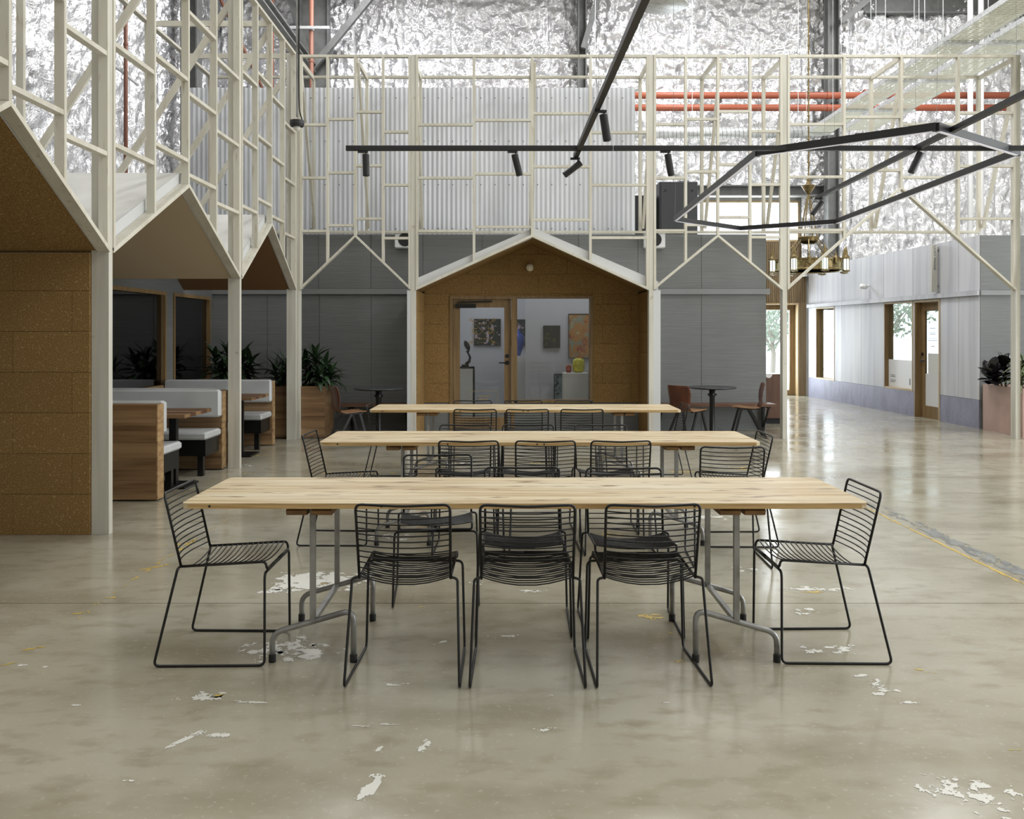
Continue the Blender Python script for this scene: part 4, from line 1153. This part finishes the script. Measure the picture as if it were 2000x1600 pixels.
# ================================================================== PLYWOOD CHAIRS, CAFE TABLES, BENCHES
def shell(w0, w1, w2):
    # curved one-piece seat and back: profile in y,z with width
    prof = [(.22,.43,.30),(.20,.447,.36),(.10,.445,.40),(.0,.435,.39),(-.10,.43,.36),(-.165,.445,.34),(-.195,.50,.335),(-.205,.58,.36),(-.215,.68,.39),(-.235,.76,.385),(-.25,.80,.36)]
    return prof
def ply_chair(label, x, y, deg):
    t = thing('plywood_chair', label, 'chair', (x,y,0), math.radians(deg), 'plywood chairs at the cafe tables')
    prof = shell(0,0,0)
    def part(sub, mt, name):
        m = M(); us = [-1,-.8,-.4,0,.4,.8,1]
        n = len(us); th = .009
        top, bot = [], []
        for i, (py, pz, w) in enumerate(sub):
            for u in us:
                cv = .018*u*u if pz > .5 else .010*u*u
                fy = cv if pz > .5 else 0; fz = 0 if pz > .5 else cv
                top.append((w/2*u, py+fy, pz+fz))
            a = sub[max(i-1,0)]; b = sub[min(i+1,len(sub)-1)]
            d = Vector((0,b[0]-a[0],b[1]-a[1])).normalized(); nn = Vector((0,-d.z,d.y))
            for u in us: 
                p = Vector(top[i*n+us.index(u)])+nn*th; bot.append(tuple(p))
        k = len(sub); vs = top+bot; o = n*k; fs = []
        for i in range(k-1):
            for j in range(n-1):
                fs.append((i*n+j,i*n+j+1,(i+1)*n+j+1,(i+1)*n+j)); fs.append((o+i*n+j+1,o+i*n+j,o+(i+1)*n+j,o+(i+1)*n+j+1))
            fs.append((i*n,(i+1)*n,o+(i+1)*n,o+i*n)); e = n-1; fs.append(((i+1)*n+e,i*n+e,o+i*n+e,o+(i+1)*n+e))
        for j in range(n-1):
            fs.append((j+1,j,o+j,o+j+1)); q = (k-1)*n; fs.append((q+j,q+j+1,o+q+j+1,o+q+j))
        m.add(vs, fs)
        me = m.mesh(name, MT[mt], smooth=True)
        inst(name, me, t)
    part(prof[:6], 'ply_seat', 'seat'); part(prof[5:], 'ply', 'backrest')
    fr = M()
    for s in (-1,1): fr.beam((s*.16,-.14,.425),(s*.16,.15,.425),.02,.02)
    fr.beam((-.16,0,.425),(.16,0,.425),.02,.02)
    inst('under_frame', fr.mesh('under_frame', MT['black']), t)
    for s in (-1,1):
        inst('leg', M().beam((s*.165,.10,.42),(s*.20,.21,.0),.022,.034,(0,1,0)).mesh('leg', MT['black']), t)
        inst('leg', M().beam((s*.165,-.02,.42),(s*.20,-.25,.0),.022,.034,(0,1,0)).mesh('leg', MT['black']), t)
ply_chair('brown plywood chair by the left cafe table next to the planter', -2.20,12.50,-62)
ply_chair('brown plywood chair with its back to the camera at the right cafe table', 2.58,12.75,-48)
ply_chair('plywood chair in profile at the right side of the right cafe table', 3.55,13.25,82)
def cafe_table(label, x, y, r=.35, top=.75):
    t = thing('cafe_table', label, 'table', (x,y,0))
    M().lathe([(.0,top-.03),(r-.06,top-.03),(r-.01,top-.02),(r,top-.012),(r,top-.004),(r-.006,top),(.0,top)],40,(x,y,0)).build('table_top', MT['tabletop_dark'], t)
    M().lathe([(.05,.02),(.04,.04),(.038,.60),(.048,.61),(.048,.66),(.038,.67),(.06,top-.03)],16,(x,y,0)).build('pedestal', MT['black'], t, smooth=True)
    M().lathe([(.22,0),(.22,.012),(.06,.024),(.0,.024)],28,(x,y,0)).build('base', MT['black'], t)
    M().tube([(x-.065,y,.635),(x+.065,y,.635)],.012,8).build('clamp_knob', MT['black'], t)
cafe_table('round charcoal cafe table left of the gallery entrance', -1.84,12.85)
cafe_table('round charcoal cafe table right of the gallery entrance', 3.0,13.1)
def wall_bench(label, x0, x1):
    t = thing('wall_bench', label, 'bench', ((x0+x1)/2,13.95,0))
    B(x0,x1,13.78,13.965,.40,.44).build('plank', MT['benchwood'], t); B(x0,x1,13.967,14.15,.40,.44).build('plank', MT['benchwood'], t)
    for xb in (x0+.12,x1-.10):
        b = B(xb-.02,xb+.02,13.82,14.14,.375,.40).build('bracket', MT['black'], t)
        M().beam((xb,13.86,.385),(xb,14.13,.06),.02,.025,(1,0,0)).build('strut', MT['black'], b)
        B(xb-.02,xb+.02,14.13,14.18,0,.375).build('upright', MT['black'], b)
wall_bench('red-brown wall bench behind the right cafe table', 2.28, 4.15)
wall_bench('wall bench behind the left cafe table in shadow', -2.56, -1.47)
t = thing('storage_cabinet', 'red-brown cabinet with a half-round finger pull in the corridor', 'cabinet', (4.55,15.4,0))
B(4.14,4.70,15.15,15.6,.09,.84).build('cabinet_body', MT['jarrah'], t); B(4.16,4.68,15.18,15.6,0,.09).build('kickboard', MT['rubber'], t)
for a, b in ((4.145,4.695),):
    dd = B(a,b,15.13,15.148,.10,.835).build('cabinet_door', MT['jarrah'], t)
    q = [((a+b)/2+.06*math.cos(g), .835+.06*math.sin(g)) for g in [math.pi+math.pi*i/10 for i in range(11)]]
    M().prism(q,'y',15.126,15.13).build('finger_pull', MT['white'], dd)

# ================================================================== PLANTERS AND PLANTS
def planter(label, x0, x1, y0, y1, h, mt, boards=5):
    t = thing('planter_box', label, 'planter', ((x0+x1)/2,(y0+y1)/2,0))
    if boards:
        for k in range(boards):
            z0, z1 = .01+(h-.01)*k/boards, .01+(h-.01)*(k+1)/boards-.002
            B(x0,x1,y0,y0+.025,z0,z1).build('board', MT[mt], t); B(x1-.025,x1,y0+.026,y1,z0,z1).build('side_board', MT[mt], t); B(x0,x0+.025,y0+.026,y1,z0,z1).build('side_board', MT[mt], t); B(x0+.026,x1-.026,y1-.025,y1,z0,z1).build('board', MT[mt], t)
    else:
        q = M(); q.box(x0,x1,y0,y0+.04,0,h); q.box(x0,x1,y1-.04,y1,0,h); q.box(x0,x0+.04,y0+.04,y1-.04,0,h); q.box(x1-.04,x1,y0+.04,y1-.04,0,h)
        q.build('planter_walls', MT[mt], t)
    B(x0+.045,x1-.045,y0+.045,y1-.045,.02,h-.04).build('soil', MT['soil'], t)
    return t
planter('wooden planter box of stacked boards behind the corner post', -3.55,-2.66,13.06,13.76,.76,'gum')
planter('wooden planter box against the booth windows', -4.55,-3.75,13.10,13.80,.84,'gum')
planter('pink rendered planter at the right edge below the grey wall', 7.57,8.35,13.15,14.25,.72,'pink',0)
def leaf_mesh(name, L, W, droop, mt, n=7, round_=False):
    m = M(); vs = []
    for i in range(n+1):
        t = i/n
        w = W*(math.sin(math.pi*min(1,t*.92+.08))**(.6 if round_ else .9))*(1 if round_ else (1-.35*t))
        if i == n: w = .0008
        ang = droop*t
        # arc length along a bending curve
        y = L*sum(math.cos(droop*(j+.5)/n) for j in range(i))/n
        z = L*-sum(math.sin(droop*(j+.5)/n) for j in range(i))/n
        vs += [(-w/2,y,z+.12*w),(0,y,z-.08*w),(w/2,y,z+.12*w)]
    fs = []
    for i in range(n):
        a = i*3; fs += [(a,a+1,a+4,a+3),(a+1,a+2,a+5,a+4)]
    m.add(vs, fs)
    return m.mesh(name, MT[mt], smooth=True)
LV = {'strap': [leaf_mesh('leaf',.42,.065,d,'leaf') for d in (.5,1.0,1.6)],
      'broad': [leaf_mesh('leaf',.36,.10,d,'leaf') for d in (.7,1.3,1.9)],
      'rubber': [leaf_mesh('leaf',.25,.20,d,'leaf_dark',8,True) for d in (.15,.5,.8)],
      'pale': [leaf_mesh('leaf',.34,.04,d,'leaf_pale') for d in (.8,1.3,1.8)]}
def plant(name, label, x, y, z, canes, kind, seed, scale=1.0):
    """canes: list of (dx, dy, height, leaf count, lean)"""
    rg = random.Random(seed)
    t = thing(name, label, 'plant', (x,y,z))
    for dx, dy, h, n, lean in canes:
        top = Vector((dx*(1+lean), dy*(1+lean), h))
        st = M().tube([(x+dx*.6,y+dy*.6,z-.03),(x+dx,y+dy,z+h*.5),(x+top.x,y+top.y,z+top.z)],[.016,.013,.008],6).build('cane', MT['stem'], t)
        for i in range(n):
            f = i/max(1,n-1)
            hz = h*(.30+.70*f)
            p = Vector((dx,dy,0)).lerp(top, hz/h) if h else top; p.z = hz
            az = i*2.4+rg.uniform(-.3,.3)
            el = math.radians(12+58*f**1.5+rg.uniform(-10,10))
            me = rg.choice(LV[kind]) if f < .8 else LV[kind][0]
            sc = scale*rg.uniform(.75,1.1)*(1-.15*f)
            mt = Matrix.Translation(p) @ Matrix.Rotation(az,4,'Z') @ Matrix.Rotation(el,4,'X') @ Matrix.Scale(sc,4)
            o = inst('leaf', me, t, mt)
plant('dracaena_plant','upright dark green plant on the right of the corner planter', -2.86,13.40,.72,[(0,0,.48,34,.2),(.09,.06,.32,26,.4),(-.12,.05,.36,26,.4),(.07,-.12,.22,24,.5),(.2,-.05,.2,20,.2)],'broad',3)
plant('dracaena_plant','dark green plant on the left of the corner planter', -3.30,13.38,.72,[(0,0,.34,30,.2),(.12,.02,.22,24,.5),(-.12,.05,.26,24,.5),(0,-.13,.16,22,.4)],'strap',5)
plant('dracaena_plant','dark green plant in the planter by the booth windows', -4.18,13.45,.80,[(0,0,.42,34,.2),(.16,.0,.36,30,.3),(-.16,.04,.36,26,.4),(.05,-.16,.22,26,.4),(.26,-.05,.26,26,.3)],'broad',8,1.05)
plant('rubber_plant','glossy dark rubber plant in the pink planter', 7.70,13.78,.68,[(-.04,0,.40,12,.2),(.05,-.15,.25,10,.5),(-.14,-.04,.30,11,.9),(-.12,.10,.22,9,.8)],'rubber',4,1.1)
plant('striped_plant','pale striped strap-leaf plant beside the rubber plant', 7.74,13.50,.68,[(0,0,.38,30,.3),(.08,.1,.46,26,.3),(-.05,-.08,.22,26,.5),(.15,-.1,.30,20,.3)],'pale',6)

# ================================================================== LIGHTING TRACKS, HEXAGON PENDANT, SPOTS
HT = 2.94
def track(label, p0, p1, cables):
    t = thing('lighting_track', label, 'track', p0)
    M().beam(p0, p1, .036, .036).build('track_rail', MT['trackblack'], t)
    for f in cables:
        q = Vector(p0).lerp(Vector(p1), f)
        M().tube([q+Vector((0,0,.018)), (q.x,q.y,ROOF_Z)], .0013, 4).build('suspension_wire', MT['steel'], t)
track('short black lighting track crossing the picture, left length', (-1.22,6.8,HT), (.804,6.8,HT), (.05,.9))
track('long black lighting track crossing the picture to the right edge', (.810,6.8,HT), (4.6,6.8,HT), (.12,.9))
track('black lighting track running away from the camera above the tables', (.60,1.2,HT), (.545,7.12,HT), (.3,.72,.95))
track('black lighting track running away from the camera at the right', (2.84,1.0,HT), (3.22,9.3,HT), (.4,.7,.97))
hexv = [(2.07,11.03),(1.95,6.96),(2.92,6.09),(3.96,6.94),(4.14,11.28),(3.12,12.0)]
t = thing('hexagon_pendant', 'large black hexagonal pendant light hanging in front of the frame', 'lamp', (3.0,9.0,HT))
for i in range(6):
    a, b = hexv[i], hexv[(i+1) % 6]
    M().beam((*a,HT), (*b,HT), .04, .055).build('light_bar', MT['trackblack'], t)
    v = (Vector(b)-Vector(a)).normalized()
    a2, b2 = Vector(a)+v*.03, Vector(b)-v*.03
    M().beam((*a2,HT-.029), (*b2,HT-.029), .026, .004).build('led_strip', MT['led'], t)
    M().tube([(*a,HT+.027),(a[0]+(.10 if a[0] < 3 else -.10),a[1],ROOF_Z)], .0013, 4).build('suspension_wire', MT['steel'], t)
    if i in (1,2): 
        q = Vector(a).lerp(Vector(b), .6); B(q.x-.03,q.x+.03,q.y-.01,q.y+.01,HT+.0275,HT+.034).build('bracket', MT['steel'], t)
def spot(label, base, aim, L=.165, r=.026):
    x, y, z = base
    t = thing('track_spotlight', label, 'spotlight', base, 0, 'black track spotlights')
    B(x-.045,x+.03,y-.012,y+.012,z-.034,z-.019).build('adaptor', MT['trackblack'], t)
    d = Vector(aim).normalized()
    c0 = Vector((x+.015,y,z-.075))
    M().tube([(x+.015,y,z-.034),(x+.015,y,z-.075)],.006,8).build('stem', MT['trackblack'], t)
    a = c0-d*.03
    off = d.cross(Vector((0,1,0)));
    p0 = a; p1 = a+d*L
    M().tube([p0,p0+d*.006,p1-d*.004,p1],[r*.92,r,r,r*.94],20).build('barrel', MT['trackblack'], t, smooth=False)
    M().tube([p1-d*.001,p1+d*.0015],r*.8,16).build('lens', MT['mesh_black'], t)
spot('track spotlight at the left end of the crossing track pointing straight down', (-1.085,6.8,HT), (.02,0,-1))
spot('track spotlight near the middle of the crossing track', (.05,6.8,HT), (.25,.1,-1))
spot('track spotlight right of the gallery on the crossing track', (1.21,6.8,HT), (.16,-.05,-1))
spot('track spotlight hanging on the receding track above the tables', (.588,5.56,HT), (.16,.05,-1))
spot('track spotlight at the far end of the receding track, tilted down left', (.546,7.07,HT), (-1,.1,-.75))
spot('track spotlight inside the hexagon pendant', (3.075,6.72,HT), (-.45,.1,-1))
spot('track spotlight at the far end of the right-hand track', (3.205,9.2,HT), (-.75,.1,-1))

# ceiling sensor on a conduit
t = thing('ceiling_sensor', 'round black sensor hanging on a steel conduit at upper left', 'sensor', (-1.78,7.6,3.3))
x, y = -1.78, 7.6
M().tube([(x,y,3.37),(x,y,ROOF_Z)],.009,8).build('conduit', MT['steel'], t)
M().lathe([(.03,.035),(.06,.03),(.062,0),(.055,-.02),(.03,-.024)],24,(x,y,3.31)).build('housing', MT['trackblack'], t, smooth=False)
M().lathe([(.03,-.024),(.026,-.042),(.012,-.055),(.001,-.058)],16,(x,y,3.31)).build('lens', MT['white'], t, smooth=True)
M().tube(fil([(x+.045,y,3.34),(x+.02,y,3.42),(x+.016,y,3.6),(x+.018,y,6.0),(x+.014,y,ROOF_Z)],.08,4),.006,6).build('cable', MT['rubber'], t)

# ================================================================== WALL SPEAKERS, CABINET, CHANDELIER
def wall_speaker(label, x, z):
    t = thing('wall_speaker', label, 'speaker', (x,YG-.02,z))
    M().rbox(x-.165,x+.165,YG-.15,YG-.002,z-.13,z+.13,.015).build('housing', MT['speakerwhite'], t)
    M().tube([(x+.0,YG-.158,z),(x+.0,YG-.15,z)],.105,28).build('grille', MT['mesh_black'], t)
    M().tube([(x,YG-.1605,z),(x,YG-.158,z)],.03,16).build('dust_cap', MT['rubber'], t)
wall_speaker('white wall speaker with black grille on the grey wall left of the gallery', (793-VPX)/(FPX/YG), 3.0)
wall_speaker('white wall speaker with black grille on the grey wall right of the gallery', (1276-VPX)/(FPX/YG), 3.0)
t = thing('equipment_cabinet', 'charcoal equipment cabinet standing on top of the grey wall', 'cabinet', (2.95,15.7,ZG))
M().rbox(2.62,3.28,15.4,16.0,ZG-.005,4.14,.01).build('cabinet_body', MT['rack'], t)
dd = B(2.65,3.25,15.385,15.40,ZG+.03,4.11).build('cabinet_door', MT['rack'], t)
for xx in (2.72,3.18): M().tube([(xx,15.378,3.98),(xx,15.385,3.98)],.02,10).build('latch', MT['rubber'], dd)
B(2.98,3.15,15.5,15.7,4.14,4.17).build('cable_gland', MT['rack'], t)
t = thing('flight_case', 'black box behind the corrugated corner on the grey wall', 'box', (2.38,15.8,ZG))
M().rbox(2.12,2.58,15.5,16.1,ZG-.005,3.92,.01).build('case_body', MT['mesh_black'], t)

def chandelier(cx, cy):
    t = thing('chandelier', 'large antique brass ring chandelier with glass lanterns in the corridor', 'chandelier', (cx,cy,2.6))
    zr = 2.66
    rg = M().lathe([(.575,zr),(.60,zr-.02),(.605,zr+.0),(.595,zr+.02),(.595,zr+.15),(.612,zr+.16),(.612,zr+.185),(.575,zr+.185),(.575,zr)],48,(cx,cy,0)).build('ring', MT['brass'], t)
    cr = M()
    for i in range(48):
        a = 2*math.pi*i/48
        cr.beam((cx+.603*math.cos(a),cy+.603*math.sin(a),zr+.125),(cx+.603*math.cos(a),cy+.603*math.sin(a),zr+.155),.02,.012)
    tag(cr.build('dentils', MT['brass'], rg), kind='stuff')
    for i in range(8):
        a = 2*math.pi*(i+.12)/8; px, py = cx+.665*math.cos(a), cy+.665*math.sin(a)
        ln = M().lathe([(.02,zr-.06),(.075,zr-.045),(.075,zr-.03),(.05,zr-.02)],6,(px,py,0)).build('lantern', MT['brass'], t)
        M().lathe([(.045,zr-.02),(.05,zr+.0),(.05,zr+.15),(.045,zr+.17)],6,(px,py,0)).build('lantern_glass', MT['lampglass'], ln)
        M().lathe([(.07,zr+.17),(.066,zr+.20),(.04,zr+.24),(.022,zr+.34),(.006,zr+.40),(.001,zr+.42)],8,(px,py,0)).build('lantern_roof', MT['brass'], ln)
        for k in range(6):
            g = a+math.pi*k/3
            M().tube([(px+.052*math.cos(g),py+.052*math.sin(g),zr-.03),(px+.052*math.cos(g),py+.052*math.sin(g),zr+.18)],.006,4).build('lantern_bar', MT['brass'], ln)
        b = 2*math.pi*(i+.62)/8; qx, qy = cx+.62*math.cos(b), cy+.62*math.sin(b)
        M().lathe([(.001,zr+.06),(.022,zr+.09),(.03,zr+.13),(.03,zr+.19),(.018,zr+.22),(.004,zr+.31),(.001,zr+.32)],6,(qx,qy,0)).build('pinnacle', MT['brass'], t)
        M().tube([(cx+.585*math.cos(b),cy+.585*math.sin(b),zr+.18),(cx+.33*math.cos(b),cy+.33*math.sin(b),zr+.36),(cx+.17*math.cos(b),cy+.17*math.sin(b),3.22)],.009,5).build('chain', MT['brass'], t)
    M().lathe([(.02,3.12),(.10,3.13),(.17,3.18),(.19,3.25),(.185,3.26),(.15,3.2),(.02,3.17)],28,(cx,cy,0)).build('bowl', MT['brass'], t)
    for i in range(4):
        a = math.pi/4+math.pi*i/2
        M().tube([(cx+.16*math.cos(a),cy+.16*math.sin(a),3.25),(cx+.09*math.cos(a),cy+.09*math.sin(a),3.65),(cx+.02*math.cos(a),cy+.02*math.sin(a),3.98)],.013,6).build('hanger_rod', MT['brass'], t)
    M().lathe([(.03,3.96),(.02,4.02),(.07,4.09),(.12,4.17),(.125,4.18),(.05,4.21),(.03,4.26),(.04,4.30),(.02,4.33),(.012,4.40)],20,(cx,cy,0)).build('finial', MT['brass'], t)
    M().tube([(cx,cy,4.4),(cx,cy,ROOF_Z)],.014,8).build('drop_rod', MT['brass'], t)
    for k in range(9):
        z = 4.6+k*.42
        M().lathe([(.014,-.02),(.026,-.01),(.026,.01),(.014,.02)],10,(cx,cy,z)).build('rod_knop', MT['brass'], t)
chandelier(5.42, 16.1)

# ================================================================== SERVICES
def pipe(label, name, p0, p1, r, mt, flanges=()):
    t = thing(name, label, 'pipe', p0)
    M().tube([p0,p1], r, 16).build('pipe_run', MT[mt], t, smooth=True)
    for f, rr, ll in flanges:
        q = Vector(p0).lerp(Vector(p1), f); d = (Vector(p1)-Vector(p0)).normalized()
        M().tube([q-d*ll/2,q+d*ll/2], rr, 16).build('coupling', MT[mt], t)
ys = 20.9; sp = FPX/ys
def zp_(y): return 1.54+(650-y)/sp
pipe('upper of two orange-red fire pipes across the far foil wall','fire_pipe',(-1.0,ys,zp_(186.5)),(11.85,ys,zp_(186.5)),.078,'redpipe',[(.66,.088,.05),(.727,.14,.05),(.737,.14,.03),(.3,.088,.05)])
pipe('lower of two orange-red fire pipes across the far foil wall','fire_pipe',(-1.0,ys,zp_(210.5)),(11.85,ys,zp_(210.5)),.078,'redpipe',[(.66,.088,.05),(.745,.1,.08),(.3,.088,.05)])
pipe('spiral silver air duct running across behind the timber frame','air_duct',(1.5,20.3,1.54+(650-259)/(FPX/20.3)),(7.1,20.3,1.54+(650-259)/(FPX/20.3)),.125,'galv',[(.3,.13,.03),(.75,.13,.03)])
hx = M(); zc = 1.54+(650-259)/(FPX/20.3)
hx.tube([(1.5+5.6*i/600, 20.3+.127*math.cos(i*.62), zc+.127*math.sin(i*.62)) for i in range(601)], .006, 4)
tag(hx.build('duct_seam', MT['beam'], bpy.data.objects['air_duct']), kind='stuff')
for nm, zc_ in (('fire_pipe', zp_(186.5)), ('fire_pipe.001', zp_(210.5))):
    for xb in (2.4, 5.0, 7.74):
        M().beam((xb,ys+.03,zc_-.10),(xb,YF-.03,zc_-.10),.05,.05).build('wall_bracket', MT['beam'], bpy.data.objects[nm])
for xb in (2.0, 4.2, 6.6):
    M().tube([(xb,20.3,zc+.12),(xb,20.3,ROOF_Z)],.008,6).build('hanger_rod', MT['galv'], bpy.data.objects['air_duct'])
xa = lambda px, Y: (px-VPX)/(FPX/Y)
pipe('white downpipe on the far wall at right, left of a pair','downpipe',(xa(1895,20.6),20.6,2.0),(xa(1895,20.6),20.6,ROOF_Z),.06,'pvc')
pipe('white downpipe on the far wall at right, right of a pair','downpipe',(xa(1916,20.6),20.6,2.0),(xa(1916,20.6),20.6,ROOF_Z),.06,'pvc')
pipe('rust-red vertical pipe on the left foil wall behind the frame','vertical_pipe',(-6.70,15.75,2.6),(-6.70,15.75,ROOF_Z),.035,'copper',[(.55,.045,.05)])
pipe('rust-red vertical pipe beside the wide column','vertical_pipe',(-4.32,19.8,4.0),(-4.32,19.8,ROOF_Z),.05,'copper',[(.6,.06,.05)])
pipe('rust-red vertical pipe left of the wide column','vertical_pipe',(-5.3,20.2,4.0),(-5.3,20.2,ROOF_Z),.05,'copper')
pipe('sloping rust-red pipe in the upper left corner','sloping_pipe',(-6.4,19.0,9.3),(-5.3,20.2,6.6),.035,'copper')
t = thing('strut_channel','galvanised strut channel clamping the pipe on the left foil wall','bracket',(-6.78,15.75,6.0))
M().beam((-6.88,15.4,6.24),(-6.66,16.2,6.02),.05,.04).build('channel', MT['galv'], t); M().tube([(-6.75,15.75,6.12),(-6.75,15.75,6.18)],.042,12).build('pipe_clamp', MT['galv'], t)
t = thing('strut_channel','white strut channel clamping the pipe beside the wide column','bracket',(-4.4,19.7,7.0))
B(-4.95,-3.9,19.68,19.73,zp_(88)-.03,zp_(88)+.03).build('channel', MT['galv'], t); M().tube([(-4.32,19.8,zp_(88)-.04),(-4.32,19.8,zp_(88)+.04)],.06,12).build('pipe_clamp', MT['galv'], t)

def cable_tray(label, x0, x1, z, y0, y1):
    t = thing('cable_tray', label, 'cable tray', ((x0+x1)/2,y0,z))
    for x in (x0,x1): B(x-.004,x+.004,y0,y1,z-.0,z+.075).build('side_rail', MT['galv'], t)
    m = M(); y = y0
    while y < y1:
        m.box(x0,x1,y,y+.040,z,z+.004); m.box(x0,x1,y+.044,y+.062,z+.006,z+.012); y += .066
    for k in range(1,5):
        x = x0+(x1-x0)*k/5; m.box(x-.018,x+.018,y0,y1,z+.0045,z+.006)
    tag(m.build('perforated_base', MT['traybase'], t), kind='stuff')
    y = y0+.5
    while y < y1:
        B(x0-.06,x1+.06,y,y+.05,z-.045,z-.005).build('trapeze_bar', MT['galv'], t)
        for x in (x0-.04,x1+.04): M().tube([(x,y+.025,z-.04),(x,y+.025,ROOF_Z)],.006,5).build('hanger_rod', MT['galv'], t)
        y += 2.05
cable_tray('left of two galvanised cable trays running back overhead at right', 6.60,7.10, 5.92, 10.9,19.9)
cable_tray('right of two galvanised cable trays running back overhead at right', 7.28,7.95, 5.92, 10.9,19.4)

# large industrial dome lamp cut by the top edge
t = thing('dome_lamp','large silver dome lamp cut off by the top edge','lamp',(2.12,12.1,5.95))
M().lathe([(.315,0),(.32,.01),(.30,.10),(.22,.22),(.10,.30),(.06,.32),(.06,.44),(.0,.44)],36,(2.12,12.1,5.95)).build('dome', MT['galv'], t, smooth=True)
M().tube([(2.12,12.1,6.39),(2.12,12.1,ROOF_Z)],.012,8).build('stem', MT['steel'], t)
M().lathe([(.02,.0),(.07,.06),(.07,.14),(.03,.2)],14,(2.12,12.1,5.98)).build('bulb', MT['globe'], t, smooth=True)

# curved white hose on the ledge above the grey return wall
t = thing('white_hose', 'short curved white hose above the grey wall at right', 'hose', (8.0,15.2,3.1))
M().tube([(8.1+.22*math.cos(a), 15.2, 3.10+.30*math.sin(a)) for a in [math.pi*(1.05-.95*i/14) for i in range(15)]], .018, 8).build('hose', MT['pvc'], t, smooth=True)
M().lathe([(.03,0),(.03,.03),(.02,.04)],10,(7.88,15.2,3.09)).build('fitting', MT['pvc'], t)
